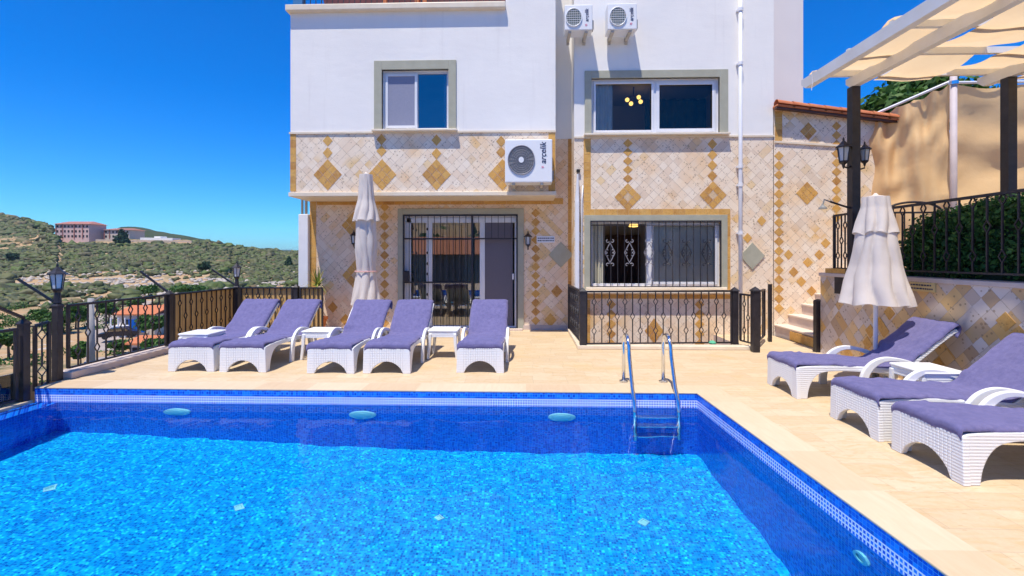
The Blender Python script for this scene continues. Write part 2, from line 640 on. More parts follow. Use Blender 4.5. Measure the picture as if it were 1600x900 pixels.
def deck_mat():
    m = mat('travertine_paving', (.7, .58, .4), .62, spec=.3)
    g = NT(m)
    p = g.pos(); s = g.sep(p)
    row = g.math('FLOOR', g.math('DIVIDE', s[1], .2))
    sh = g.math('MULTIPLY', g.white(g.comb(row, 3.0, 0.0))[0], .4)
    c, mask = g.grid(g.math('ADD', s[0], sh), s[1], .4, .2, .005)
    wn = g.white(c)
    base = g.ramp(wn[0], [(0, (.645, .505, .335)), (.35, (.685, .55, .375)), (.7, (.72, .595, .42)), (.92, (.68, .54, .36)), (1, (.65, .51, .33))]).outputs[0]
    st = g.n('ShaderNodeMapping'); st.inputs['Scale'].default_value = (2.0, 7, 1)
    g.l(p, st.inputs['Vector'])
    vein = g.noise(st.outputs[0], 2.2, 8, .62, 1.2)
    base = g.mix(g.ramp(vein, [(.46, (0, 0, 0)), (.66, (.75, .75, .75))]).outputs[0], base, (.62, .45, .25))
    stain = g.ramp(g.noise(p, .9, 7, .65), [(.55, (0, 0, 0)), (.68, (1, 1, 1))]).outputs[0]
    base = g.mix(g.math('MULTIPLY', stain, .45), base, (.66, .46, .18))
    fine = g.noise(p, 26, 5, .7)
    base = g.mix(g.math('MULTIPLY', fine, .5), base, (.6, .5, .4), 'MULTIPLY')
    pv = g.n('ShaderNodeTexVoronoi'); pv.inputs['Scale'].default_value = 9
    pm_ = g.n('ShaderNodeMapping'); pm_.inputs['Scale'].default_value = (1, 3.2, 1); g.l(p, pm_.inputs['Vector'])
    g.l(pm_.outputs[0], pv.inputs['Vector'])
    pit = g.math('LESS_THAN', pv.outputs['Distance'], g.math('MULTIPLY', g.noise(p, 2.6, 3), .27))
    base = g.mix(g.math('MULTIPLY', pit, .45), base, (.40, .27, .14))
    dirt = g.ramp(g.noise(p, .55, 8, .7), [(.45, (0, 0, 0)), (.7, (1, 1, 1))]).outputs[0]
    base = g.mix(g.math('MULTIPLY', dirt, .35), base, (.56, .43, .28))
    base = g.mix(mask, g.mix(.6, base, (.42, .32, .22)), base)
    g.l(base, g.b.inputs['Base Color'])
    g.bump(g.math('ADD', g.math('MULTIPLY', mask, .8), fine), .35, .004)
    return m


M['deck'] = deck_mat()


def coping_mat():
    m = mat('travertine_coping', (.7, .57, .42), .55, spec=.3)
    g = NT(m)
    p = g.pos(); s = g.sep(p)
    c, mask = g.grid(s[0], s[1], .6, .6, .004)
    wn = g.white(c)
    base = g.ramp(wn[0], [(0, (.64, .50, .34)), (.5, (.68, .55, .385)), (1, (.72, .60, .44))]).outputs[0]
    st = g.n('ShaderNodeMapping'); st.inputs['Scale'].default_value = (9, 1.6, 1)
    g.l(p, st.inputs['Vector'])
    vein = g.noise(st.outputs[0], 2.5, 8, .6, .8)
    base = g.mix(g.math('MULTIPLY', vein, .55), base, (.72, .58, .44), 'MULTIPLY')
    g.l(base, g.b.inputs['Base Color'])
    g.bump(g.noise(p, 30, 4), .15, .003)
    return m


M['coping'] = coping_mat()
WATER_Z = -.165


def pool_mat(name, floor):
    m = mat(name, (.02, .2, .6), .25, spec=.5)
    g = NT(m)
    p = g.pos(); s = g.sep(p)
    sz = .0205 if floor else .027
    if floor: c, mask = g.grid(s[0], s[1], sz, sz, .0035)
    else: c, mask = g.grid(g.math('ADD', s[0], s[1]), g.math('ADD', s[2], WATER_Z + .33), sz, sz, .0035)
    wn = g.white(c)
    if floor:
        st = [(0, (.001, .12, .52)), (.3, (.002, .23, .68)), (.55, (.002, .34, .76)), (.8, (.003, .46, .80)), (.93, (.02, .76, .90)), (1, (.001, .09, .46))]
        gr = (.006, .38, .76)
    else:
        st = [(0, (.003, .06, .55)), (.3, (.004, .11, .72)), (.6, (.006, .17, .82)), (.85, (.012, .25, .90)), (1, (.003, .05, .45))]
        gr = (.06, .30, .82)
    base = g.ramp(wn[0], st).outputs[0]
    if not floor:
        zz = s[2]
        band = g.math('MULTIPLY', g.math('GREATER_THAN', zz, WATER_Z + .004), g.math('LESS_THAN', zz, WATER_Z + .004 + 3 * sz))
        gmix = g.mix(band, (*gr, 1), (.84, .84, .98, 1))
        out = g.mix(mask, gmix, base)
        c2, mask2 = g.grid(g.math('ADD', s[0], s[1]), g.math('ADD', s[2], WATER_Z + .33), sz, sz, .0095)
        out = g.mix(g.math('MULTIPLY', band, g.math('SUBTRACT', 1.0, mask2)), out, (.84, .84, .98, 1))
    else:
        out = g.mix(mask, (*gr, 1), base)
    g.l(out, g.b.inputs['Base Color'])
    g.bump(mask, .3, .003)
    return m


M['pool_floor'] = pool_mat('light_blue_mosaic', True)
M['pool_wall'] = pool_mat('deep_blue_mosaic', False)


def water_mat():
    m = bpy.data.materials.new('pool_water'); m.use_nodes = True
    t = m.node_tree; t.nodes.remove(t.nodes['Principled BSDF'])
    rf = t.nodes.new('ShaderNodeBsdfRefraction')
    rf.inputs['IOR'].default_value = 1.333
    rf.inputs['Roughness'].default_value = 0
    rf.inputs['Color'].default_value = (.80, .96, 1, 1)
    gl = t.nodes.new('ShaderNodeBsdfGlossy'); gl.inputs['Roughness'].default_value = 0
    fr = t.nodes.new('ShaderNodeFresnel'); fr.inputs[0].default_value = 1.333
    k = t.nodes.new('ShaderNodeMath'); k.operation = 'MULTIPLY'; k.inputs[1].default_value = .45
    mx = t.nodes.new('ShaderNodeMixShader')
    t.links.new(fr.outputs[0], k.inputs[0]); t.links.new(k.outputs[0], mx.inputs[0])
    t.links.new(rf.outputs[0], mx.inputs[1]); t.links.new(gl.outputs[0], mx.inputs[2])
    t.links.new(mx.outputs[0], t.nodes['Material Output'].inputs[0])
    return m


M['water'] = water_mat()


def leaf_mat(name, stops, trans=.25):
    m = bpy.data.materials.new(name); m.use_nodes = True
    g = NT(m)
    geo = g.n('ShaderNodeNewGeometry')
    c = g.ramp(geo.outputs['Random Per Island'], stops).outputs[0]
    g.l(c, g.b.inputs['Base Color'])
    g.b.inputs['Roughness'].default_value = .6
    g.b.inputs['Specular IOR Level'].default_value = .3
    if trans:
        t = g.n('ShaderNodeBsdfTranslucent'); g.l(c, t.inputs[0])
        mx = g.n('ShaderNodeMixShader'); mx.inputs[0].default_value = trans
        g.l(g.b.outputs[0], mx.inputs[1]); g.l(t.outputs[0], mx.inputs[2])
        g.l(mx.outputs[0], g.t.nodes['Material Output'].inputs[0])
    return m


M['hedge'] = leaf_mat('hedge_leaves', [(0, (.018, .07, .015)), (.5, (.04, .125, .025)), (.85, (.08, .20, .04)), (1, (.15, .30, .06))])
M['tree'] = leaf_mat('tree_leaves', [(0, (.03, .085, .015)), (.5, (.05, .13, .02)), (1, (.10, .20, .04))])
M['palm'] = leaf_mat('palm_leaves', [(0, (.16, .24, .04)), (.5, (.30, .36, .07)), (1, (.50, .48, .12))])
M['pine'] = leaf_mat('pine_needles', [(0, (.012, .04, .015)), (1, (.035, .075, .025))], .1)
M['scrub'] = leaf_mat('scrub_leaves', [(0, (.05, .062, .022)), (.25, (.09, .092, .04)), (.5, (.085, .12, .03)), (.75, (.13, .115, .06)), (.9, (.10, .14, .035)), (1, (.20, .145, .075))], 0)


def terrain_mat():
    m = mat('rocky_hillside', (.4, .3, .2), .95, spec=.1)
    g = NT(m)
    p = g.pos()
    n1 = g.noise(p, .02, 6, .6); n2 = g.noise(p, .16, 6, .65); n3 = g.noise(p, .7, 5, .7)
    soil = g.ramp(n2, [(.3, (.42, .24, .11)), (.5, (.46, .32, .18)), (.7, (.54, .43, .30))]).outputs[0]
    veg = g.ramp(n3, [(.3, (.07, .075, .025)), (.7, (.14, .13, .05))]).outputs[0]
    f = g.ramp(g.math('ADD', g.math('MULTIPLY', n2, .7), g.math('MULTIPLY', n1, .45)), [(.56, (0, 0, 0)), (.70, (1, 1, 1))]).outputs[0]
    c = g.mix(f, soil, veg)
    rock = g.ramp(g.math('MULTIPLY', g.noise(p, .45, 7, .7), 1.0), [(.60, (0, 0, 0)), (.66, (1, 1, 1))]).outputs[0]
    c = g.mix(rock, c, (.56, .50, .44))
    g.l(c, g.b.inputs['Base Color'])
    g.bump(n3, .6, .5)
    return m


M['terrain'] = terrain_mat()
M['ridge'] = noisy('wooded_ridge', (.035, .055, .02), (.08, .09, .035), .03, .95, .3, 3, .1)


# ------------------------------------------------------------------ terrain
def lerp(x, xs, ys):
    return float(np.interp(x, xs, ys))


def skyline(px):
    return lerp(px, [-1500, -600, -200, 0, 40, 84, 100, 290, 320, 380, 440, 520, 900, 1500, 2500], [250, 260, 310, 338, 346, 356, 372, 374, 380, 388, 395, 398, 397, 396, 396])


def ground_z(x, y):
    """height of the land at a point; valley below the terrace, hill beyond"""
    p = Vector((x, y, 0))
    dep = p.dot(F_)
    r = math.hypot(x, y)
    px = 800 + FPX * p.dot(R_) / dep if dep > r * .25 else (-1500 if p.dot(R_) < 0 else 2500)
    dp = max(dep, r * .35)
    base = lerp(r, [0, 22, 40, 70, 105, 4000], [-6.2, -6.5, -7.4, -9.4, -9.0, -9.0])
    yc = skyline(px)
    crest = 330 if px > 84 else lerp(px, [-400, 60, 84], [430, 400, 330])
    t = min(max((dp - 92) / (crest - 92), 0), 1)
    yb = lerp(t, [0, .12, .35, .7, 1], [486, 462, 432, 402 if yc > 360 else 392, yc])
    if yc > 385: yb = lerp(t, [0, .12, .35, .7, 1], [486, 466, 440, 415, yc])
    zh = EYE + (HOR - yb) / FPX * dp
    if dp > crest:
        zc = EYE + (HOR - yc) / FPX * crest
        zh = zc - (dp - crest) * .10
    w = min(max((dp - 85) / 25, 0), 1)
    z = base * (1 - w) + max(zh, -14) * w
    nz = MN.noise((x * .02, y * .02, 1)) * 3 + MN.noise((x * .07, y * .07, 5)) * 1.2
    amp = w * (1 - .85 * min(max((t - .8) / .2, 0), 1)) * (1 if dp < crest else .3)
    if y < -26: z += 17 * min(1, (-y - 26) / 40) ** .8
    return z + nz * amp * .7 + MN.noise((x * .15, y * .15, 9)) * .25 * min(r / 60, 1)


def build_terrain():
    rs = [9, 14, 20, 27, 35, 44, 54, 64, 74, 84, 92, 100]
    while rs[-1] < 420: rs.append(rs[-1] + 6)
    while rs[-1] < 6500: rs.append(rs[-1] * 1.25)
    angs = []
    a = -math.pi
    while a < math.pi - 1e-6:
        angs.append(a)
        deg = math.degrees(a)
        a += math.radians(.45 if 22 < deg < 56 else 4)
    na = len(angs)
    vs = []
    for r in rs:
        for a in angs:
            x, y = -r * math.sin(a), r * math.cos(a)
            vs.append((x, y, ground_z(x, y)))
    fs = []
    for i in range(len(rs) - 1):
        for k in range(na):
            a = i * na + k; b = i * na + (k + 1) % na
            fs.append((a, b, b + na, a + na))
    vs.append((0, 0, -6.3))
    c = len(vs) - 1
    for k in range(na): fs.append((k, (k + 1) % na, c))
    m = MB(); m.add(vs, fs)
    o = m.build('terrain', M['terrain'], smooth=True, kind='structure')
    return o


build_terrain()


def ridge(name, pts, dep, thick, drop, m):
    """a far hill with a rounded section, its crest along a list of (px,row)"""
    mb = MB()
    n = 90
    px0, px1 = pts[0][0], pts[-1][0]
    prof = [(-1.0, 1.0), (-.7, .72), (-.4, .38), (-.15, .08), (0, 0), (.2, .12), (.6, .5), (1, 1)]
    vs = []
    for i in range(n + 1):
        px = px0 + (px1 - px0) * i / n
        row = lerp(px, [p[0] for p in pts], [p[1] for p in pts])
        row += MN.noise((px * .05, dep, 0)) * 1.2 + MN.noise((px * .17, dep, 3)) * .8
        z = EYE + (HOR - row) / FPX * dep
        for (k, q) in prof:
            d = dep + k * thick
            P = ray(px, HOR) * d
            zz = z - q * (z + drop) + MN.noise((P.x * .01, P.y * .01, 2)) * 5 * q
            vs.append((P.x, P.y, zz))
    m_ = len(prof)
    fs = [(i * m_ + j, i * m_ + j + 1, (i + 1) * m_ + j + 1, (i + 1) * m_ + j) for i in range(n) for j in range(m_ - 1)]
    mb.add(vs, fs)
    return mb.build(name, m, smooth=True, kind='structure')


ridge('hill', [(-300, 372), (120, 372), (170, 362), (190, 354), (216, 354), (240, 360), (310, 372), (370, 384), (440, 392), (560, 400), (700, 408)], 800, 260, 20, M['ridge'])
ridge('far_hill', [(150, 398), (360, 395), (410, 391), (440, 390.5), (470, 392), (560, 395), (760, 396), (1000, 394), (1500, 390), (2600, 388)], 3200, 600, 30, M['ridge'])


# low icosphere template for bushes
def ico(sub):
    import bmesh
    bm = bmesh.new()
    bmesh.ops.create_icosphere(bm, subdivisions=sub, radius=1)
    v = np.array([p.co[:] for p in bm.verts]); f = np.array([[q.index for q in p.verts] for p in bm.faces])
    bm.free()
    return v, f


ICO_V, ICO_F = ico(2)
rng = np.random.default_rng(11)


def tri_mesh(name, V, F, m, parent=None, smooth=False, kind=None, loc=(0, 0, 0)):
    me = bpy.data.meshes.new(name)
    me.vertices.add(len(V)); me.vertices.foreach_set('co', np.asarray(V, dtype=np.float32).ravel())
    k = F.shape[1]
    me.loops.add(F.size); me.loops.foreach_set('vertex_index', F.astype(np.int32).ravel())
    me.polygons.add(len(F)); me.polygons.foreach_set('loop_start', np.arange(0, F.size, k, dtype=np.int32))
    me.polygons.foreach_set('loop_total', np.full(len(F), k, dtype=np.int32))
    if smooth: me.polygons.foreach_set('use_smooth', np.ones(len(F), dtype=bool))
    me.update(); me.validate()
    me.materials.append(m)
    o = bpy.data.objects.new(name, me); COL.objects.link(o)
    o.location = loc
    if parent is not None: o.parent = parent
    if kind: o['kind'] = kind
    return o


def leaves(cs, rad, n, size, up=.2, seed=1, shell=.45, elong=1.7):
    """n leaf quads spread through ellipsoid clumps cs=[(centre,(rx,ry,rz))...]"""
    g = np.random.default_rng(seed)
    w = np.array([r[0] * r[1] * r[2] for _, r in cs]) ** (2 / 3); w /= w.sum()
    idx = g.choice(len(cs), n, p=w)
    C = np.array([c for c, _ in cs])[idx]; Rr = np.array([r for _, r in cs])[idx]
    d = g.normal(size=(n, 3)); d /= np.linalg.norm(d, axis=1)[:, None]
    rr = shell + (1 - shell) * g.random(n) ** .6
    rr *= 1 + .16 * g.normal(size=n)
    P = C + d * Rr * rr[:, None]
    nrm = d + g.normal(size=(n, 3)) * .7 + np.array([0, 0, up]); nrm /= np.linalg.norm(nrm, axis=1)[:, None]
    a = np.cross(nrm, g.normal(size=(n, 3))); a /= np.linalg.norm(a, axis=1)[:, None]
    b = np.cross(nrm, a)
    s = size * (.6 + .8 * g.random(n))[:, None]
    V = np.stack([P - a * s * elong / 2, P + b * s * .5, P + a * s * elong / 2, P - b * s * .5], 1).reshape(-1, 3)
    return V, np.arange(4 * n).reshape(-1, 4)


def scrub():
    Vs = []; Fs = []; b = 0
    n = 0; tries = 0
    while n < 16000 and tries < 200000:
        tries += 1
        px = rng.uniform(-60, 480) if rng.random() < .76 else rng.uniform(480, 760)
        dep = 95 + 320 * rng.random() ** .8
        P = ray(px, HOR) * dep
        crest = 330 if px > 84 else lerp(px, [-400, 60, 84], [430, 400, 330])
        if dep > crest + 8: continue
        if 80 < px < 300 and dep > 305: continue
        dens = .62 + .8 * MN.noise((P.x * .022, P.y * .022, 4)) + .5 * MN.noise((P.x * .09, P.y * .09, 8))
        mid = min(1, max(0, (dep - 92) / 12)) * min(1, max(0, (235 - dep) / 60)) * min(1, max(0, (px + 20) / 60))
        dens += .25 * (dep > 260) - .46 * mid
        if rng.random() > dens: continue
        s = rng.uniform(.35, 1.0) * (1.8 if rng.random() < .08 else 1)
        s *= 1 + max(0, dep - 230) / 220
        z = ground_z(P.x, P.y)
        v = ICO_V * (1 + .34 * rng.normal(size=(len(ICO_V), 1)))
        v = v * np.array([s * rng.uniform(.9, 1.5), s * rng.uniform(.9, 1.5), s * rng.uniform(.6, 1.0)]) + np.array([P.x, P.y, z + s * .3])
        Vs.append(v); Fs.append(ICO_F + b); b += len(v); n += 1
    o = tri_mesh('scrub_vegetation', np.concatenate(Vs), np.concatenate(Fs), M['scrub'], kind='stuff')
    tag(o, 'low olive green scrub dotted over the rocky hillside', 'scrub')


scrub()


def boulders():
    Vs = []; Fs = []; b = 0; n = 0
    while n < 2600:
        px = rng.uniform(-60, 470); dep = rng.uniform(100, 300)
        P = ray(px, HOR) * dep
        if rng.random() > .4 + 1.0 * MN.noise((P.x * .06, P.y * .06, 14)) - abs(dep - 170) / 260: continue
        s = rng.uniform(.2, .7)
        v = ICO_V * (1 + .22 * rng.normal(size=(len(ICO_V), 1))) * np.array([s * 1.3, s * 1.3, s * .7])
        Vs.append(v + np.array([P.x, P.y, ground_z(P.x, P.y) + .1])); Fs.append(ICO_F + b); b += len(v); n += 1
    o = tri_mesh('limestone_rocks', np.concatenate(Vs), np.concatenate(Fs), noisy('limestone', (.40, .35, .30), (.50, .44, .38), .8, .9, .3, .05), kind='stuff')
    tag(o, 'pale limestone rocks strewn over the hillside', 'rocks')


boulders()


def undergrowth():
    cs = []
    for _ in range(330):
        px = rng.uniform(-120, 470); dep = rng.uniform(27, 100)
        P = ray(px, HOR) * dep
        if MN.noise((P.x * .06, P.y * .06, 30)) < -.12: continue
        s = rng.uniform(.35, 1.3)
        cs.append(((P.x, P.y, ground_z(P.x, P.y) + s * .35), (s * 1.2, s * 1.2, s * .7)))
    V, F = leaves(cs, 0, 26000, .17, seed=77, shell=.35)
    o = tri_mesh('undergrowth', V, F, M['tree'], kind='stuff')
    tag(o, 'green bushes and undergrowth between the valley houses', 'undergrowth')


undergrowth()


def tree(name, base, h, rad, label, group, m='tree', seed=1, n=900, leaf=.35, conif=False):
    t = empty(name, base, label, 'tree', group)
    g = random.Random(seed)
    tr = MB()
    tr.tube([(0, 0, -.4), (g.uniform(-.1, .1) * h * .2, 0, h * .3), (0, g.uniform(-.05, .05) * h, h * .62)], [h * .035, h * .026, h * .012], 7)
    for k in range(4):
        a = g.uniform(0, 6.28); z = h * g.uniform(.3, .5)
        tr.tube([(0, 0, z), (math.cos(a) * rad * .55, math.sin(a) * rad * .55, z + h * .22)], [h * .014, h * .006], 5)
    tr.build('trunk', M['bark'], t, smooth=True, local=True)
    cs = []
    if conif:
        for k in range(6):
            f = k / 5
            cs.append(((g.uniform(-.1, .1) * rad, g.uniform(-.1, .1) * rad, h * (.3 + .62 * f)), (rad * (1.05 - .8 * f), rad * (1.05 - .8 * f), h * .13)))
    else:
        for k in range(9):
            a = g.uniform(0, 6.28); q = g.uniform(.1, .6) * rad
            cs.append(((math.cos(a) * q, math.sin(a) * q, h * g.uniform(.48, .86)), (rad * g.uniform(.35, .6), rad * g.uniform(.35, .6), h * g.uniform(.12, .2))))
    V, F = leaves(cs, rad, n, leaf, seed=seed)
    o = tri_mesh('crown', V, F, M[m], t)
    return t


def hill_tree(name, px, row, dep, hpx, wpx, label, group=None, **kw):
    P = ray(px, HOR) * dep
    z = EYE + (HOR - row) / FPX * dep
    zg = ground_z(P.x, P.y)
    h = hpx / FPX * dep
    return tree(name, (P.x, P.y, min(z, zg + .5) if abs(z - zg) > 6 else zg), h, wpx / FPX * dep / 2, label, group, **kw)


# ---- land: trees and village in the valley to the left
hill_tree('pine_tree', 190, 393, 300, 26, 20, 'dark pine standing alone below the hilltop building', m='pine', seed=3, n=900, leaf=1.1, conif=True)
hill_tree('bushy_tree', 24, 394, 255, 16, 26, 'dark wide bush on the slope left of the pine', m='pine', seed=4, n=700, leaf=1.0)
hill_tree('bushy_tree', 320, 430, 190, 18, 20, 'dark green tree on the slope above the bamboo screen', m='pine', seed=5, n=700, leaf=.8)
hill_tree('bushy_tree', 232, 462, 110, 22, 30, 'bright green tree showing just over the fence rail', m='tree', seed=6, n=900, leaf=.4)
hill_tree('bushy_tree', 300, 462, 108, 24, 60, 'broad green tree behind the bamboo screened fence', m='tree', seed=7, n=1200, leaf=.4)
hill_tree('pine_tree', 452, 410, 240, 18, 12, 'small dark tree on the hill beside the house corner', m='pine', seed=8, n=500, leaf=.8, conif=True)
VT = [(92, 512, 66, 36, 44, 'leafy tree directly behind the lantern post'), (62, 500, 72, 26, 40, 'leafy bush left of the lantern post, above the dirt bank'),
      (118, 505, 70, 40, 40, 'leafy tree between the lantern post and the utility pole'), (170, 505, 75, 40, 34, 'tree with full crown left of the red roofed house'),
      (238, 528, 58, 48, 44, 'tree growing in front of the blue tarp house, right side'), (190, 546, 52, 26, 44, 'low round bush beside the dark car'),
      (246, 560, 40, 46, 40, 'big leafy bush close below the fence kerb'), (126, 560, 44, 36, 34, 'scrubby bush at the foot of the utility pole'),
      (14, 560, 50, 60, 60, 'bushy tree at the left end of the fence'), (212, 500, 84, 30, 30, 'leafy tree behind the red roofed house')]
for i, (px, row, dep, hp, wp, lb) in enumerate(VT):
    hill_tree('leafy_tree', px, row, dep, hp, wp, lb, 'trees in the valley village', m='tree', seed=20 + i, n=1300, leaf=.28)


def road():
    mb = MB()
    pts = [onZ(168, 640, -6.6), atD(160, 560, 38), atD(168, 520, 58), atD(152, 496, 76), atD(190, 482, 92)]
    P = [(p.x, p.y) for p in pts]
    L = []
    for i in range(len(P) - 1):
        for k in range(8):
            t = k / 8
            L.append((P[i][0] * (1 - t) + P[i + 1][0] * t, P[i][1] * (1 - t) + P[i + 1][1] * t))
    L.append(P[-1])
    for i in range(len(L) - 1):
        a = Vector((*L[i], 0)); b = Vector((*L[i + 1], 0))
        s = (b - a).normalized().cross(Vector((0, 0, 1))) * 1.5
        q = []
        for p, sg in ((a, -1), (a, 1), (b, 1), (b, -1)):
            w = p + s * sg
            q.append((w.x, w.y, max(ground_z(w.x, w.y), ground_z(p.x, p.y)) + .12))
        mb.quad(*q)
    mb.build('road', M['asphalt'], kind='structure')


road()


def small_house(name, px, row, dep, wpx, hpx, roofpx, depth, label, cat='house', wall=(.62, .56, .48), roofm='terracotta', extra=None):
    w = wpx / FPX * dep; h = hpx / FPX * dep; rh = roofpx / FPX * dep
    c = ray(px, HOR) * dep
    z = EYE + (HOR - row) / FPX * dep
    t = empty(name, (c.x, c.y, z), label, cat, rz=YAW)
    wm = noisy(name + '_render', wall, tuple(x * .9 for x in wall), 1.5, .85, .1, .01)
    b = MB(); b.box(-w / 2, w / 2, 0, depth, -3, h)
    b.build('wall', wm, t, local=True)
    r = MB()
    e = .35
    y0, y1 = -e, depth + e
    ym = (y0 + y1) / 2
    r.prism([(y0, h), (ym, h + rh), (y1, h), (y1, h + .15), (ym, h + rh + .15), (y0, h + .15)], 'x', -w / 2 - e, w / 2 + e)
    r.build('roof', M[roofm], t, local=True)
    nw = max(2, int(w / 2.2))
    for k in range(nw):
        x = -w / 2 + (k + .5) * w / nw
        q = MB(); q.box(x - .4, x + .4, -.06, .02, h * .35, h * .75)
        q.build('window', M['dark'], t, local=True)
    if extra: extra(t, w, h)
    return t


def tarp_wall(t, w, h):
    q = MB(); n = 8
    for i in range(n):
        x0 = -w * .1 + w * .42 * i / n; x1 = -w * .1 + w * .42 * (i + 1) / n
        y0 = -.5 + .08 * math.sin(i * 1.7); y1 = -.5 + .08 * math.sin((i + 1) * 1.7)
        q.add([(x0, y0, .3), (x1, y1, .3), (x1, y1 - .1, h * .8), (x0, y0 - .1, h * .8)], [(0, 1, 2, 3)])
    q.build('tarp', M['tarp'], t, local=True)
    q = MB(); q.box(-w * .5, -w * .08, -1.2, .0, h * .42, h * .48)
    for x in (-w * .48, -w * .28, -w * .1): q.box(x - .06, x + .06, -1.2, -1.08, -1, h * .9)
    q.build('balcony', M['pvc'], t, local=True)


small_house('village_house', 212, 522, 64, 58, 30, 10, 6, 'two storey village house with red roof and blue tarp', extra=tarp_wall)
small_house('village_house', 262, 505, 78, 34, 20, 8, 5, 'pale house with red roof behind the tree right of the tarp', wall=(.6, .5, .42))
small_house('village_shed', 222, 558, 46, 34, 20, 8, 3, 'small white shed with a bright orange tiled roof', 'shed', wall=(.72, .70, .68))
small_house('village_house', 190, 484, 98, 70, 6, 4, 7, 'long low house with pale grey roof behind the valley trees', wall=(.55, .5, .45), roofm='asphalt')


def car():
    c = ray(187, HOR) * 60
    z = ground_z(c.x, c.y)
    t = empty('parked_car', (c.x, c.y, EYE + (HOR - 528) / FPX * 60), 'dark parked car beside the tarp house', 'car', rz=.5)
    b = MB()
    prof = [(-2.0, .3), (-2.05, .7), (-1.3, .85), (-.8, 1.35), (.7, 1.38), (1.3, .95), (2.0, .85), (2.05, .35)]
    b.prism([(x, zz) for x, zz in prof], 'y', -.82, .82)
    b.build('body', mat('dark_car_paint', (.02, .02, .03), .25), t, local=True, bevel=.06)
    q = MB(); q.prism([(-1.15, .92), (-.76, 1.29), (.66, 1.31), (1.1, .96)], 'y', -.83, .83)
    q.build('window', M['glass_blue'], t, local=True)
    for x in (-1.25, 1.25):
        for y in (-.8, .8):
            w = MB()
            w.tube([(x, y - .09, .33), (x, y + .09, .33)], .33, 14)
            w.build('wheel', M['dark'], t, local=True)


car()


def utility_pole():
    c = ray(142, HOR) * 36
    z = EYE + (HOR - 575) / FPX * 36
    t = empty('utility_pole', (c.x, c.y, z - 1), 'pale concrete utility pole standing beside the village road', 'pole')
    h = (575 - 466) / FPX * 36 + 1
    m = MB(); m.tube([(0, 0, 0), (0, 0, h)], [.3, .2], 12); m.build('shaft', noisy('concrete', (.30, .29, .29), (.36, .35, .34), 3, .85), t, local=True, smooth=True)
    m = MB(); m.tube([(0, 0, h * .93), (.4, -.2, h * .97), (1.6, -.8, h + .2)], .05, 6); m.build('lamp_arm', M['grey_iron'], t, local=True)


utility_pole()


M['far_roof'] = noisy('faded_red_roof', (.34, .14, .11), (.42, .19, .15), .5, .85, 0)


def far_building(name, px0, px1, rowt, rowb, dep, floors, ncol, label, wall):
    a = ray(px0, HOR) * dep; b = ray(px1, HOR) * dep
    z0 = EYE + (HOR - rowb) / FPX * dep; z1 = EYE + (HOR - rowt) / FPX * dep
    w = (b - a).length; h = z1 - z0
    t = empty(name, (a.x, a.y, z0), label, 'building', rz=math.atan2(b.y - a.y, b.x - a.x))
    wm = noisy(name + '_plaster', wall, tuple(x * .92 for x in wall), .3, .85, 0)
    m = MB(); m.box(0, w, 0, 14, -6, h); m.build('wall', wm, t, local=True)
    m = MB(); rh = h * .22
    m.add([(-1, -1, h), (w + 1, -1, h), (w + 1, 15, h), (-1, 15, h), (w * .12, 7, h + rh), (w * .88, 7, h + rh)], [(0, 1, 5, 4), (1, 2, 5), (2, 3, 4, 5), (3, 0, 4), (0, 3, 2, 1)])
    m.build('roof', M['far_roof'], t, local=True)
    for f in range(floors):
        for k in range(ncol):
            x = (k + .5) * w / ncol; z = h * (f + .3) / floors
            q = MB(); q.box(x - w / ncol * .22, x + w / ncol * .22, -.15, .05, z, z + h / floors * .45)
            q.build('window', M['dark'], t, local=True)
    for k in (.0, .2, .55, .8):
        q = MB(); q.box(w * k, w * k + .5, -.35, 0, 0, h)
        q.build('pilaster', M['far_roof'], t, local=True)
    return t


far_building('hilltop_building', 87, 139, 350, 373, 326, 3, 9, 'three storey pink building with red roof on the hilltop', (.62, .44, .40))
far_building('hilltop_building', 163, 202, 359, 373, 335, 2, 7, 'lower two storey hilltop building with red roof', (.60, .50, .42))
m = MB()
a = ray(150, HOR) * 318; b = ray(300, HOR) * 318
za = EYE + (HOR - 373) / FPX * 318
m.beam((a.x, a.y, za - 2.5), (b.x, b.y, za - 3.5), .8, 4.2)
tag(m.build('retaining_wall', noisy('tan_block_wall', (.50, .38, .28), (.58, .46, .35), .4, .9)), 'long tan retaining wall below the hilltop buildings', 'wall')
m = MB()
a = ray(226, HOR) * 330; b = ray(276, HOR) * 330
za = EYE + (HOR - 374) / FPX * 330
m.beam((a.x, a.y, za), (b.x, b.y, za - .3), 8, 2.2)
m.beam((a.x * .6 + b.x * .4, a.y * .6 + b.y * .4, za + 1.3), (a.x * .4 + b.x * .6, a.y * .4 + b.y * .6, za + 1.3), 6, 1.4)
tag(m.build('low_building', M['stucco']), 'low white flat roofed building at the hill brow', 'building')

nh = empty('neighbour_house', (-5, -22, -6.5), 'dark walled house with red tiled roof across the pool, mirrored in the door glass', 'house')
m = MB(); m.box(-9, 9, -7, 0, 0, 8.2); m.build('wall', noisy('blue_grey_render', (.16, .18, .20), (.22, .24, .26), 1, .9), nh, local=True)
m = MB(); m.prism([(-7.5, 8.2), (.6, 8.2), (-3.5, 9.9)], 'x', -9.5, 9.5); m.build('roof', M['terracotta'], nh, local=True)
cs = []
for k in range(60):
    x = -50 + 100 * k / 59 + R.uniform(-1, 1); y = -34 - R.uniform(0, 12)
    cs.append(((x, y, ground_z(x, y) + R.uniform(1, 5)), (R.uniform(2, 3.5), R.uniform(2, 3), R.uniform(2, 3.5))))
V, F = leaves(cs, 0, 9000, .7, seed=41, shell=.4)
tag(tri_mesh('wood', V, F, M['tree'], kind='stuff'), 'green wooded slope across the pool, mirrored in the glass', 'wood')

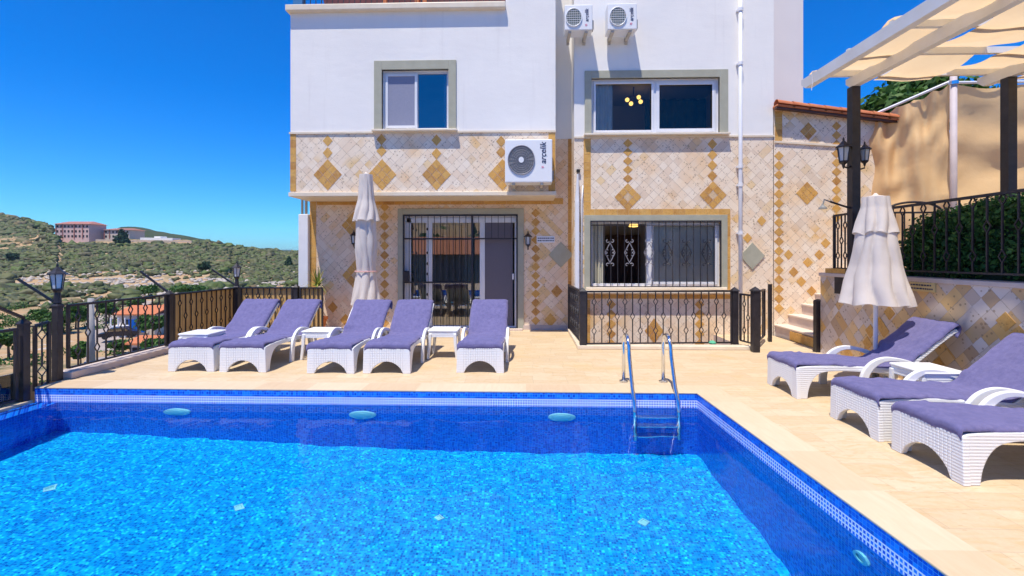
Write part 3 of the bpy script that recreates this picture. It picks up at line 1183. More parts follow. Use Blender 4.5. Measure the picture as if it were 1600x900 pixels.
# ------------------------------------------------------------------ terrace, pool
PX0, PX1 = -5.22, onZ(1090, 615).x
SLANT = .034          # the right pool edge drifts outward towards the camera
PY1 = onZ(600, 610).y
PYN = -1.6


def ex(y): return PX1 + (PY1 - y) * SLANT


DXL = -5.62
DXR = 4.47
WELL = (.87, 3.52, 7.52, 9.0)
YU, YG, YR = 8.7, 9.5, 9.0


def flat(mb, x0, x1, y0, y1, z=0.0):
    mb.quad((x0, y0, z), (x1, y0, z), (x1, y1, z), (x0, y1, z))


d = MB()
CW = .32
flat(d, DXL, WELL[0], PY1 + CW, 9.6)
flat(d, WELL[1], DXR + .1, PY1 + CW, 9.6)
flat(d, WELL[0], WELL[1], PY1 + CW, WELL[2])
d.quad((ex(-7) + CW, -7, 0), (DXR + .1, -7, 0), (DXR + .1, PY1 + CW, 0), (ex(PY1 + CW) + CW, PY1 + CW, 0))
flat(d, DXL, ex(-7) + CW, -7, PYN)
# outer faces of the terrace slab
d.quad((DXL, PY1, 0), (DXL, 9.6, 0), (DXL, 9.6, -8), (DXL, PY1, -8))
d.quad((DXL, -7, 0), (DXL, PYN, 0), (DXL, PYN, -8), (DXL, -7, -8))
d.build('terrace', M['deck'], kind='structure')

c = MB()
CO = .004
c.box(PX0 - .25, PX1 + CW, PY1 - CO, PY1 + CW, -.012, .004)
c.prism([(ex(PYN) - CO, PYN), (ex(PYN) + CW, PYN), (ex(PY1 - CO) + CW, PY1 - CO), (ex(PY1 - CO) - CO, PY1 - CO)], 'z', -.012, .004)
c.build('coping', M['coping'], kind='structure', bevel=.006)

DEPL, DEPR = -1.30, -1.46
p = MB()
p.quad((PX0, PYN, DEPL), (ex(PYN), PYN, DEPR), (PX1, PY1, DEPR), (PX0, PY1, DEPL))
pf = p.build('pool_floor', M['pool_floor'], kind='structure')
p = MB()
p.quad((PX0 - .25, PY1, -1.6), (PX1, PY1, -1.6), (PX1, PY1, -.012), (PX0 - .25, PY1, -.012))
p.quad((ex(PYN), PYN, -1.6), (PX1, PY1, -1.6), (PX1, PY1, -.012), (ex(PYN), PYN, -.012))
p.quad((PX0, PYN, -1.6), (PX0, PY1, -1.6), (PX0, PY1, WATER_Z - .02), (PX0, PYN, WATER_Z - .02))
p.quad((PX0, PYN, -1.6), (ex(PYN), PYN, -1.6), (ex(PYN), PYN, -.0), (PX0, PYN, -.0))
# overflow lip on the open side
p.quad((PX0 - .26, PYN, WATER_Z - .02), (PX0, PYN, WATER_Z - .02), (PX0, PY1, WATER_Z - .02), (PX0 - .26, PY1, WATER_Z - .02))
pw = p.build('pool_wall', M['pool_wall'], kind='structure')
p = MB()
p.box(PX0 - .42, PX0 - .26, PYN - .5, PY1 - .002, -8, WATER_Z + .03)
p.build('overflow_kerb', M['coping'], kind='structure', bevel=.01)


def water():
    x0, x1, y0, y1 = PX0 - .255, PX1 - .001, PYN, PY1 - .001
    nx, ny = 330, 320
    V = np.zeros(((ny + 1) * (nx + 1), 3), dtype=np.float32)
    k = 0
    for j in range(ny + 1):
        for i in range(nx + 1):
            y = y0 + (y1 - y0) * j / ny; x = x0 + (ex(y) - .001 - x0) * i / nx
            h = .0026 * MN.noise((x * 1.6, y * 1.6, 0)) + .0019 * MN.noise((x * 4.5, y * 4.5, 3)) + .0009 * MN.noise((x * 9, y * 9, 7)) + .00035 * MN.noise((x * 17, y * 17, 11))
            V[k] = (x, y, WATER_Z + h); k += 1
    idx = np.arange((ny + 1) * (nx + 1)).reshape(ny + 1, nx + 1)
    F = np.stack([idx[:-1, :-1], idx[:-1, 1:], idx[1:, 1:], idx[1:, :-1]], -1).reshape(-1, 4)
    o = tri_mesh('pool_water', V, F, M['water'], smooth=True, kind='structure')
    o.cycles.is_caustics_caster = True
    return o


water()
for o in (pf, pw): o.cycles.is_caustics_receiver = True

# ---- underwater lights and floor inlets
M['pool_light'] = mat('pool_light_lens', (.25, .66, .72), .3)
M['inlet'] = mat('white_inlet', (.35, .72, .74), .4)
for px, lb in ((278, 'round pale pool light, leftmost on the far pool wall'), (567, 'round pale pool light, middle of the far pool wall'), (878, 'round pale pool light on the far pool wall, nearest the ladder')):
    q = onY(px, 650, PY1)
    t = empty('pool_light', (q.x, PY1, WATER_Z - .31), lb, 'pool light', 'underwater lights')
    m = MB(); m.lathe((0, 0, 0), [(.150, 0), (.150, .02), (.128, .032), (.120, .032)], 28)
    m.v = [(a, -z, y * .8) for a, y, z in m.v]
    o = m.build('rim', M['inlet'], t, local=True, smooth=False); o.cycles.is_caustics_receiver = True
    m = MB(); m.lathe((0, 0, 0), [(.122, .024), (.09, .04), (.04, .046), (.005, .047)], 28)
    m.v = [(a, -z, y * .8) for a, y, z in m.v]
    o = m.build('lens', M['pool_light'], t, local=True, smooth=True); o.cycles.is_caustics_receiver = True
m = MB(); m.lathe((0, 0, 0), [(.058, 0), (.058, .016), (.034, .018), (.034, .008)], 24)
m.v = [(-z, a, y) for a, y, z in m.v]
Q = onX(1329, 860, PX1)
o = m.build('wall_inlet', M['pool_light'], local=True, loc=(ex(Q.y), Q.y + .02, WATER_Z - .19))
o.cycles.is_caustics_receiver = True
tag(o, 'round return inlet on the right pool wall', 'pool inlet')


def refr(px, py):
    """where a sight line through this picture point meets the pool floor"""
    a = onZ(px, py, WATER_Z)
    dd = ray(px, py).normalized()
    eta = 1 / 1.333
    n = Vector((0, 0, 1))
    cosi = -dd.dot(n)
    T = dd * eta + n * (eta * cosi - math.sqrt(1 - eta * eta * (1 - cosi * cosi)))
    z = (DEPL + DEPR) / 2
    for _ in range(4):
        k = (z - WATER_Z) / T.z
        P = a + T * k
        z = DEPL + (DEPR - DEPL) * (P.x - PX0) / (PX1 - PX0)
    return Vector((P.x, P.y, z))


for px, py, lb in ((78, 764, 'square pool floor inlet, leftmost of four'), (373, 794, 'square pool floor inlet, second from the left'), (687, 809, 'square pool floor inlet below the middle light'), (1004, 816, 'square pool floor inlet nearest the ladder')):
    P = refr(px, py)
    m = MB(); m.lathe((0, 0, 0), [(.052, 0), (.052, .012), (.032, .015), (.028, .006)], 4)
    o = m.build('floor_inlet', M['inlet'], local=True, loc=P)
    tag(o, lb, 'pool inlet', 'floor inlets in the pool')
    o.cycles.is_caustics_receiver = True

# ---- pool ladder
LY = PY1 - .13
lx0, lx1 = onY(992, 640, LY).x, onY(1061, 640, LY).x
t = empty('pool_ladder', ((lx0 + lx1) / 2, PY1, 0), 'stainless steel pool ladder with two curved handrails', 'ladder')
for x in (lx0, lx1):
    m = MB()
    yb = PY1 + .44
    zt = .57
    pts = [(x, yb, 0)]
    for k in range(0, 13):
        a = math.pi * k / 12
        cy, rr = yb - .14, .14
        pts.append((x, cy + rr * math.cos(a), zt - .14 + .14 * math.sin(a) * 1.0))
    pts += [(x, yb - .30, .36), (x, PY1 + .0, .06), (x, LY + .03, -.06), (x, LY, -.2), (x, LY, -.95)]
    m.tube(pts, .021, 12)
    o = m.build('handrail', M['chrome'], t, smooth=True); o.cycles.is_caustics_receiver = True
    m = MB(); m.lathe((x, yb, .004), [(.05, 0), (.05, .012), (.03, .02)], 16)
    m.build('floor_flange', M['chrome'], t, smooth=False)
for z in (-.32, -.58, -.84):
    m = MB(); m.box(lx0 + .02, lx1 - .02, LY - .04, LY + .05, z - .014, z + .014)
    o = m.build('step', M['chrome'], t, bevel=.006); o.cycles.is_caustics_receiver = True

# ------------------------------------------------------------------ villa
VILLA = empty('villa', (0, 9.6, 0), 'white two storey villa with diamond patterned travertine base', 'house')


def X(px, Y): return onY(px, 402, Y).x
def Z(py, Y, px=700): return onY(px, py, Y).z


def wall_y(mb, x0, x1, z0, z1, Y, holes=(), rev=.16):
    xs = sorted({x0, x1, *[h[0] for h in holes], *[h[1] for h in holes]})
    zs = sorted({z0, z1, *[h[2] for h in holes], *[h[3] for h in holes]})
    for i in range(len(xs) - 1):
        for j in range(len(zs) - 1):
            cx = (xs[i] + xs[i + 1]) / 2; cz = (zs[j] + zs[j + 1]) / 2
            if any(h[0] < cx < h[1] and h[2] < cz < h[3] for h in holes): continue
            mb.quad((xs[i], Y, zs[j]), (xs[i + 1], Y, zs[j]), (xs[i + 1], Y, zs[j + 1]), (xs[i], Y, zs[j + 1]))
    for h in holes:
        a, b, c_, d_ = h
        for q in (((a, c_), (a, d_)), ((b, c_), (b, d_)), ((a, d_), (b, d_)), ((a, c_), (b, c_))):
            (xa, za), (xb, zb) = q
            mb.quad((xa, Y, za), (xb, Y, zb), (xb, Y + rev, zb), (xa, Y + rev, za))


def P4(px0, px1, py0, py1, Y):
    """rectangle on a wall from picture corners: x0,x1,zlow,zhigh"""
    pm = (px0 + px1) / 2
    return (X(px0, Y), X(px1, Y), Z(py1, Y, pm), Z(py0, Y, pm))


H_UL = P4(597, 701, 109, 203, YU)
H_UR = P4(924, 1124, 122, 209, YR)
H_LR = P4(922, 1126, 345, 448, YR)
H_DR = P4(630, 809, 335, 514, YG)
zB = Z(207, YU, 660)                     # stucco / stone line on the projecting block
zL = Z(300, YU, 660)
ZTOP = 7.6
xb0, xb1 = X(454, YU), X(868, YU)
xr0, xr1 = X(897, YR), X(1209, YR)
xg0, xg1 = X(484, YG), X(897, YG)
zBR = Z(214, YR, 1060)
zC = Z(14, YU, 620)
xcorn = X(790, YU)
m = MB()
wall_y(m, xb0, xcorn, zB, zC - .05, YU, [H_UL])
wall_y(m, xcorn, xb1, zB, ZTOP, YU)
m.quad((xb0, YU, zB), (xb0, 15, zB), (xb0, 15, zC - .05), (xb0, YU, zC - .05))
m.quad((xb1, YU, zB), (xb1, YG, zB), (xb1, YG, ZTOP), (xb1, YU, ZTOP))
m.quad((xcorn, YU, zC), (xcorn, 13, zC), (xcorn, 13, ZTOP), (xcorn, YU, ZTOP))
wall_y(m, xb1 - .3, X(897, YG) + .02, Z(217, YG, 880), ZTOP, YG)
wall_y(m, xr0, xr1, zBR, ZTOP, YR, [H_UR])
m.quad((xr0, YR, zBR), (xr0, YG + .1, zBR), (xr0, YG + .1, ZTOP), (xr0, YR, ZTOP))
m.quad((xr1, YR, zBR - .6), (xr1, 15, zBR - .6), (xr1, 15, ZTOP), (xr1, YR, ZTOP))
m.build('upper_wall', M['stucco'], VILLA)
m = MB()
wall_y(m, X(1203, 9.9), X(1255, 9.9), 2.5, ZTOP + 1, 9.9)
m.quad((X(1255, 9.9), 9.9, 2.5), (X(1255, 9.9), 15, 2.5), (X(1255, 9.9), 15, ZTOP + 1), (X(1255, 9.9), 9.9, ZTOP + 1))
m.build('rear_wall', M['stucco_warm'], VILLA)
m = MB()
wall_y(m, xb0, xb1, zL, zB, YU)
m.quad((xb0, YU, zL), (xb0, 15, zL), (xb0, 15, zB), (xb0, YU, zB))
m.quad((xb1, YU, zL), (xb1, YG, zL), (xb1, YG, zB), (xb1, YU, zB))
wall_y(m, xr0, xr1, -1.3, zBR, YR, [H_LR])
m.quad((xr0, YR, -1.3), (xr0, YG + .1, -1.3), (xr0, YG + .1, zBR), (xr0, YR, zBR))
m.build('stone_wall', M['stone'], VILLA)
m = MB()
wall_y(m, xg0, xg1 + .02, -.1, 2.9, YG, [H_DR])
wall_y(m, xb1 - .1, xg1 + .02, 2.9, Z(217, YG, 880), YG)
m.quad((xg0, YG, -.1), (xg0, 15, -.1), (xg0, 15, 2.9), (xg0, YG, 2.9))
m.build('ground_floor_wall', M['stone_warm'], VILLA)
# soffit and ledge under the projecting block, drip line above the stone
m = MB()
zl1 = Z(306.5, YU, 660)
m.box(xb0 - .02, xb1 + .012, YU - .045, YG + .0, zl1, zL - .001)
m.build('ledge', M['sill'], VILLA, bevel=.008)
m = MB()
m.box(xb0 - .02, xb1 + .002, YU - .022, YU - .002, zB - .012, zB + .022)
m.box(xr0, xr1 + .002, YR - .022, YR - .002, zBR - .012, zBR + .020)
m.build('drip_trim', M['sill'], VILLA)
# roof terrace cornice, its floor, railing and the red timber behind it
m = MB()
m.box(xb0 - .05, xcorn + .0, YU - .11, 13, zC - .05, zC + .06)
m.build('cornice', M['sill'], VILLA, bevel=.012)
m = MB()
m.box(X(452, YU) + .06, X(460, YU) + .14, YU + .02, YU + .16, zC + .06, zC + 1.2)
m.build('balcony_post', M['bluepost'], VILLA)
rb = MB(); yb = YU + .06
rb.box(X(470, YU), xcorn, yb - .02, yb + .02, zC + .95, zC + 1.0)
rb.box(X(470, YU), xcorn, yb - .012, yb + .012, zC + .10, zC + .125)
x = X(474, YU)
while x < xcorn - .02:
    rb.box(x - .006, x + .006, yb - .006, yb + .006, zC + .06, zC + .95); x += .105
rb.build('balcony_railing', M['black'], VILLA)
m = MB()
m.prism([(X(522, 10), zC + .1), (xcorn - .02, zC + .1), (xcorn - .02, zC + 1.6), (X(512, 10) - .3, zC + 1.6)], 'y', 10, 10.2)
m.build('balcony_screen', noisy('dark_red_timber', (.10, .02, .03), (.16, .04, .04), 6, .6, .1, .003), VILLA)
m = MB()
for px in (600, 650, 662):
    m.box(X(px, 9.7), X(px + 6, 9.7), 9.6, 9.75, zC + .06, zC + 1.4)
m.build('balcony_chair_frame', M['terracotta'], VILLA)
# clay pipe end on the left corner
m = MB(); m.tube([(xb0 + .1, YU + .3, zB - .08), (xb0 - .12, YU + .3, zB - .1)], .05, 10)
m.build('clay_spout', M['terracotta'], VILLA)


# ---- inlays
def dia(mb, px, py, rx, ry, Y, proud=.004, hole=0, split=1):
    c_ = onY(px, py, Y)
    k = onY(px, py, Y).y / FPX
    a, b = rx * k, ry * k
    # split a big diamond into tiles
    n = split
    for i in range(n):
        for j in range(n):
            def P(u, v):
                return (c_.x + a * (u - v), c_.z + b * (u + v - 1))
            g = .03 if n > 1 else 0
            u0, u1, v0, v1 = i / n + g / n, (i + 1) / n - g / n, j / n + g / n, (j + 1) / n - g / n
            if hole and n == 3 and i == 1 and j == 1: continue
            q = [P(u0, v0), P(u1, v0), P(u1, v1), P(u0, v1)]
            mb.prism(q, 'y', Y - proud, Y + .01)


def chain(mb, px, py0, py1, r, Y, jit=0):
    n = max(1, round((py1 - py0) / (2 * r)))
    st = (py1 - py0) / n
    for k in range(n):
        dia(mb, px, py0 + (k + .5) * st, r * .98, st / 2 * .98, Y, .004 + (k % 3) * .0007)


def band(mb, px0, px1, py0, py1, Y, n, vert=False, proud=.006):
    a = onY(px0, py0, Y); b = onY(px1, py1, Y)
    x0, x1, z0, z1 = a.x, b.x, b.z, a.z
    for k in range(n):
        if vert:
            q0 = z0 + (z1 - z0) * k / n + .002; q1 = z0 + (z1 - z0) * (k + 1) / n - .002
            mb.box(x0, x1, Y - proud, Y + .01, q0, q1)
        else:
            q0 = x0 + (x1 - x0) * k / n + .002; q1 = x0 + (x1 - x0) * (k + 1) / n - .002
            mb.box(q0, q1, Y - proud, Y + .01, z0, z1)


gld = MB()


def pale(*a):
    q_ = MB(); dia(q_, *a); q_.build('pale_tile', M['inlay_pale'], VILLA)


for px in (512, 597, 682, 785):
    dia(gld, px, 273, 23, 25, YU, .005, split=3)
for px, ys in ((512, (220, 239)), (596, (236,)), (682, (240,)), (783, (221, 238))):
    for y in ys: dia(gld, px, y, 7.8, 9, YU)
dia(gld, 596, 218, 8, 9, YU); dia(gld, 682, 219, 8, 9, YU)
band(gld, 453.5, 462.5, 208, 299, YU, 8, True)
band(gld, 857, 867.5, 208, 299, YU, 7, True)
# right wing
for px, py in ((981, 308), (1114, 305)):
    dia(gld, px, py, 21, 22, YR, .005, hole=1, split=3)
    pale(px, py, 6.6, 7, YR, .003)
chain(gld, 981, 217, 286, 7.6, YR); chain(gld, 1113, 217, 283, 7.6, YR)
band(gld, 912, 923, 217, 327, YR, 9, True)
band(gld, 912, 1141, 327, 335.5, YR, 13)
band(gld, 1136.5, 1141, 336, 455, YR, 7, True)
band(gld, 912, 1141, 460, 467, YR, 13)
band(gld, 912, 922, 468, 560, YR, 7, True)
chain(gld, 955, 468, 560, 7.5, YR); chain(gld, 1093, 468, 560, 7.5, YR)
dia(gld, 1022, 517, 15, 20, YR, .005, split=2)
chain(gld, 1217, 236, 489, 7.4, YR + 0)
dia(gld, 1232, 398, 7, 8, YR); dia(gld, 1168, 372, 7, 8, YR); dia(gld, 1190, 345, 7, 8, YR)
# ground floor
chain(gld, 601, 316, 512, 7.4, YG); chain(gld, 837, 326, 508, 7.2, YG)
dia(gld, 553, 352, 20, 22, YG, .005, split=3)
dia(gld, 556, 430, 22, 25, YG, .005, hole=1, split=3); pale(556, 430, 7, 8, YG, .003)
band(gld, 484.5, 494, 311, 512, YG, 11, True)
band(gld, 495, 880, 311, 319, YG, 22)
band(gld, 887.5, 897, 217, 512, YG, 16, True)
dia(gld, 870, 455, 9, 10, YG); dia(gld, 860, 500, 10, 11, YG); dia(gld, 520, 480, 8, 9, YG); dia(gld, 540, 500, 9, 10, YG)
gld.build('gold_tile', M['gold'], VILLA)
for px, py, rx, ry, Y in ((876.5, 398, 19, 20, YG), (1175, 400, 19, 21, YR)):
    m = MB(); dia(m, px, py, rx, ry, Y, .02)
    m.build('diamond_plaque', M['sage'], VILLA, bevel=.004)
# stone skirting
for x0_, x1_, h_ in ((xg0, H_DR[0] - .12, .03), (H_DR[1] + .11, xg1 - .1, .09)):
    m = MB(); m.box(x0_, x1_, YG - .03, YG, 0, h_)
    m.build('skirting', M['step'], VILLA)


def frame_ring(mb, x0, x1, z0, z1, w, y0, y1, bottom=True):
    mb.box(x0, x0 + w, y0, y1, z0, z1)
    mb.box(x1 - w, x1, y0, y1, z0, z1)
    mb.box(x0 + w, x1 - w, y0, y1, z1 - w, z1)
    if bottom: mb.box(x0 + w, x1 - w, y0, y1, z0, z0 + w)


def surround(px, Y, hole, bottom=False):
    """painted plaster frame round an opening: part 'window' or 'door'"""
    x0, x1, z0, z1 = px
    m = MB(); a, b, c_, d_ = hole
    y0, y1 = Y - .028, Y + .05
    m.box(x0, a, y0, y1, z0, z1); m.box(b, x1, y0, y1, z0, z1)
    m.box(a, b, y0, y1, d_, z1)
    if bottom: m.box(a, b, y0, y1, z0, c_)
    return m


def room(name, hole, Y, depth, m, parent, x_ext=.5, dz=.3):
    a, b, c_, d_ = hole
    a -= min(x_ext, .07); b += x_ext; c_ -= dz; d_ += dz
    q = MB(); y0, y1 = Y + .17, Y + depth
    q.quad((a, y1, c_), (b, y1, c_), (b, y1, d_), (a, y1, d_))
    q.quad((a, y0, c_), (a, y1, c_), (a, y1, d_), (a, y0, d_))
    q.quad((b, y0, c_), (b, y1, c_), (b, y1, d_), (b, y0, d_))
    q.quad((a, y0, d_), (a, y1, d_), (b, y1, d_), (b, y0, d_))
    q.quad((a, y0, c_), (a, y1, c_), (b, y1, c_), (b, y0, c_))
    # the wall around the opening, seen from inside
    A, B, C_, D_ = hole
    q.quad((a, y0, c_), (A, y0, c_), (A, y0, d_), (a, y0, d_)); q.quad((B, y0, c_), (b, y0, c_), (b, y0, d_), (B, y0, d_))
    q.quad((A, y0, D_), (B, y0, D_), (B, y0, d_), (A, y0, d_)); q.quad((A, y0, c_), (B, y0, c_), (B, y0, C_), (A, y0, C_))
    return q.build(name, m, parent)


def drape(x0, x1, z0, z1, Y, m, parent, name='curtain', folds=7, amp=.035):
    q = MB(); n = folds * 8
    vs = []
    for i in range(n + 1):
        t = i / n; x = x0 + (x1 - x0) * t
        y = Y + amp * math.sin(t * folds * 2 * math.pi) + amp * .4 * math.sin(t * 23)
        vs += [(x, y, z0), (x, y, z1)]
    q.add(vs, [(2 * i, 2 * i + 2, 2 * i + 3, 2 * i + 1) for i in range(n)])
    return q.build(name, m, parent, smooth=True)


# -- upper left window
w = surround(P4(585, 713, 95, 204.5, YU), YU, H_UL).build('window', M['sage'], VILLA, bevel=.004)
m = MB(); xa, xb = X(583, YU), X(715, YU); zs = Z(203.5, YU, 650)
m.box(xa, xb, YU - .11, YU + .05, zs - .035, zs); m.build('sill', M['sill'], w, bevel=.006)
a, b, c_, d_ = H_UL
xm = X(650, YU)
m = MB(); frame_ring(m, a, b, c_ + .005, d_, .045, YU + .07, YU + .13); m.box(xm - .03, xm + .02, YU + .065, YU + .125, c_ + .04, d_ - .04)
m.build('frame', M['pvc'], w, bevel=.003)
m = MB(); frame_ring(m, a + .05, xm + .01, c_ + .05, d_ - .05, .045, YU + .045, YU + .068); m.build('sash', M['pvc'], w, bevel=.003)
m = MB(); m.quad((a + .09, YU + .058, c_ + .09), (xm - .03, YU + .058, c_ + .09), (xm - .03, YU + .058, d_ - .09), (a + .09, YU + .058, d_ - .09)); m.build('screen', M['screen_pale'], w)
m = MB(); m.quad((xm, YU + .1, c_), (b, YU + .1, c_), (b, YU + .1, d_), (xm, YU + .1, d_)); m.build('pane', M['glass_blue'], w)
room('interior', H_UL, YU, 2.6, M['room'], w)
drape(b - .14, b + .1, c_, d_, YU + .3, M['white_curtain'], w, folds=3)

# -- upper right window
w = surround(P4(913.5, 1137, 110, 210.5, YR), YR, H_UR).build('window', M['sage'], VILLA, bevel=.004)
m = MB(); xa, xb = X(912, YR), X(1138, YR); zs = Z(209.5, YR, 1030)
m.box(xa, xb, YR - .11, YR + .05, zs - .035, zs); m.build('sill', M['sill'], w, bevel=.006)
a, b, c_, d_ = H_UR
xm = X(1024, YR)
m = MB(); frame_ring(m, a, b, c_ + .005, d_, .05, YR + .07, YR + .13); m.box(xm - .03, xm + .03, YR + .065, YR + .125, c_ + .04, d_ - .04)
m.build('frame', M['pvc'], w, bevel=.003)
m = MB(); frame_ring(m, a + .05, xm - .02, c_ + .045, d_ - .045, .04, YR + .045, YR + .068); m.build('sash', M['pvc'], w, bevel=.003)
m = MB(); frame_ring(m, xm + .03, b - .05, c_ + .05, d_ - .05, .06, YR + .05, YR + .069); m.build('sash', M['pvc'], w, bevel=.003)
m = MB(); m.quad((a, YR + .1, c_), (xm, YR + .1, c_), (xm, YR + .1, d_), (a, YR + .1, d_)); m.build('pane', M['glass'], w)
m = MB(); m.quad((xm, YR + .101, c_), (b, YR + .101, c_), (b, YR + .101, d_), (xm, YR + .101, d_)); m.build('pane', M['glass'], w)
room('interior', H_UR, YR, 2.6, M['room'], w)
drape(a + .02, a + .42, c_, d_, YR + .135, M['white_curtain'], w, folds=4, amp=.014)
drape(xm + .1, b + .2, c_ - .1, d_, YR + 1.2, noisy('green_pane_reflection', (.05, .07, .06), (.08, .10, .08), 5, .9, 0), w, folds=6)  # dark green sheet added inside, coloured to imitate the reflection in the right pane
# lit pendant lamp with four bulbs inside
Pc = onY(990, 157, YR + 1.3)
lamp = empty('pendant_lamp', (Pc.x, Pc.y, Pc.z), 'lit pendant lamp with four warm globes inside the upper right window', 'lamp')
m = MB(); m.tube([(0, 0, .1), (0, 0, .5)], .012, 6)
for px, py in ((980, 154), (986, 162), (998, 152), (1001, 159)):
    P = onY(px, py, YR + 1.3); m.tube([(0, 0, .1), (P.x - Pc.x, 0, P.z - Pc.z + .03)], .007, 5)
m.build('stem', M['wood_dark'], lamp, local=True)
for px, py in ((980, 156), (986, 162), (998, 152), (1001, 159)):
    P = onY(px, py, YR + 1.3)
    m = MB(); m.lathe((P.x - Pc.x, 0, P.z - Pc.z), [(.012, .045), (.04, .025), (.046, 0), (.035, -.03), (.008, -.045)], 12); m.build('globe', M['bulb'], lamp, local=True, smooth=True)

# -- lower right window with scrolled grille
w = surround(P4(913, 1136, 336, 453, YR), YR, H_LR).build('window', M['sage'], VILLA, bevel=.004)
m = MB(); xa, xb = X(912, YR), X(1140, YR); zs = Z(448.5, YR, 1030)
m.box(xa + .04, xb - .06, YR - .05, YR + .05, zs - .05, zs)
m.box(xa, xb, YR - .15, YR + .04, zs - .11, zs - .052); m.build('sill', M['sill'], w, bevel=.008)
a, b, c_, d_ = H_LR
xm = X(1016, YR)
m = MB(); frame_ring(m, a, b, c_ + .005, d_, .05, YR + .07, YR + .13); m.box(xm - .05, xm + .03, YR + .065, YR + .125, c_ + .04, d_ - .04)
m.build('frame', M['pvc'], w, bevel=.003)
m = MB(); frame_ring(m, xm + .02, b - .04, c_ + .04, d_ - .04, .05, YR + .045, YR + .069); m.build('sash', M['pvc'], w, bevel=.003)
m = MB(); m.quad((xm, YR + .1, c_), (b, YR + .1, c_), (b, YR + .1, d_), (xm, YR + .1, d_)); m.build('pane', M['glass'], w)
room('interior', H_LR, YR, 2.4, M['room'], w)
m = MB(); m.quad((xm, YR + .112, c_), (b, YR + .112, c_), (b, YR + .112, d_), (xm, YR + .112, d_)); m.build('blind', M['blind'], w)
drape(a + .02, a + .28, c_, d_, YR + .22, M['curtain'], w, folds=4, amp=.02)
m = MB()
q = onY(948, 367, YR + 2.2); q2 = onY(1000, 367, YR + 2.2)
m.box(q.x, q2.x, YR + 2.2, YR + 2.38, c_ - .2, q.z)
m.build('cupboard', M['wood_dark'], w)
lampP = onY(990, 352, YR + 1.0)
m = MB(); m.lathe((lampP.x, lampP.y, lampP.z), [(.02, .06), (.09, .02), (.10, -.03), (.02, -.04)], 14); m.build('ceiling_light', M['bulb'], w, smooth=True)
gy = YR - .03
g1 = MB()
frame_ring(g1, a, b, c_ - .01, d_ + .0, .02, gy - .01, gy + .01)
g1.box(a, b, gy - .007, gy + .007, d_ - .09, d_ - .076)
nb = 19
for k in range(1, nb):
    x = a + (b - a) * k / nb
    g1.box(x - .0065, x + .0065, gy - .006, gy + .006, c_, d_)
g1.build('grille', M['black'], w)


def scroll(mb, x, z, hw, hh, y, r=.0085):
    def sp(cx, cz, s, a0, dr, R0, n=14):
        return [(cx + dr * (R0 * (1 - .75 * k / n)) * math.cos(a0 + s * 4.4 * k / n), y, cz + (R0 * (1 - .75 * k / n)) * math.sin(a0 + s * 4.4 * k / n)) for k in range(n + 1)]
    for sx in (-1, 1):
        mb.tube([(x, y, z + hh * .72), (x + sx * hw, y, z), (x, y, z - hh * .72)], r, 5)
        mb.tube(sp(x + sx * hw * .5, z + hh * .88, 1, -2.6, sx, hw * .42), r, 5)
        mb.tube(sp(x + sx * hw * .5, z - hh * .88, -1, 2.6, sx, hw * .42), r, 5)
        mb.tube(sp(x + sx * hw * .5, z + hh * .16, 1, -1.6, sx, hw * .42), r, 5)
        mb.tube(sp(x + sx * hw * .5, z - hh * .16, -1, 1.6, sx, hw * .42), r, 5)


for k, px in enumerate((953, 983.5, 1014, 1042, 1072, 1104)):
    c0 = onY(px, 395, gy)
    m = MB(); scroll(m, c0.x, c0.z, .095 * 1.0, .26, gy - .012)
    m.build('scrollwork', M['black'] if k > 2 else M['grey_iron'], w)

# -- sliding door and iron gate
w = surround(P4(622, 818.5, 326, 515, YG), YG, H_DR).build('door', M['sage'], VILLA, bevel=.004)
a, b, c_, d_ = H_DR
def xd(px): return X(px, YG)
m = MB(); frame_ring(m, a + .005, b - .005, 0, d_, .06, YG + .08, YG + .15)
for px in (667, 671, 749, 752):
    pass
m.box(xd(665), xd(674), YG + .075, YG + .14, .04, d_ - .05); m.box(xd(749), xd(757), YG + .075, YG + .14, .04, d_ - .05); m.box(xd(634), xd(641), YG + .07, YG + .078, .04, d_ - .04)
m.box(a, b, YG + .07, YG + .15, d_ - .16, d_ - .06)
m.build('frame', M['pvc'], w, bevel=.003)
m = MB(); m.quad((a, YG + .12, .05), (xd(752), YG + .12, .05), (xd(752), YG + .12, d_ - .1), (a, YG + .12, d_ - .1)); m.build('pane', M['glass_blue'], w)
m = MB(); m.quad((xd(757), YG + .1, .06), (xd(801), YG + .1, .06), (xd(801), YG + .1, d_ - .16), (xd(757), YG + .1, d_ - .16)); m.build('screen', M['screen'], w)
m = MB(); m.box(xd(800), xd(803), YG + .06, YG + .08, 1.0, 1.12); m.build('handle', M['pvc'], w)
room('interior', (a, b, .02, d_), YG, 3.4, M['room'], w, dz=.0)
drape(xd(722), xd(752), .03, d_ - .1, YG + .28, M['curtain'], w, folds=5)
drape(xd(640), xd(664), .03, d_ - .1, YG + .28, M['curtain'], w, folds=4)
gm = MB(); gy2 = YG - .02
frame_ring(gm, a, b, 0.01, d_ - .005, .03, gy2 - .015, gy2 + .015)
xg = xd(738)
gm.box(xg - .02, xg + .02, gy2 - .014, gy2 + .014, .02, d_ - .03)
zt1, zt2 = Z(373, YG, 700), Z(441, YG, 700)
gm.box(a, b, gy2 - .016, gy2 + .016, zt1 - .014, zt1 + .014); gm.box(a, xg, gy2 - .016, gy2 + .016, zt2 - .016, zt2 + .016)
for k in range(1, 11):
    x = a + (xg - a) * k / 11
    gm.box(x - .006, x + .006, gy2 - .006, gy2 + .006, .02, d_ - .02)
for k in range(1, 7):
    x = xg + (b - xg) * k / 7
    gm.box(x - .005, x + .005, gy2 - .005, gy2 + .005, zt1, d_ - .02)
gm.build('security_gate', M['black'], w)
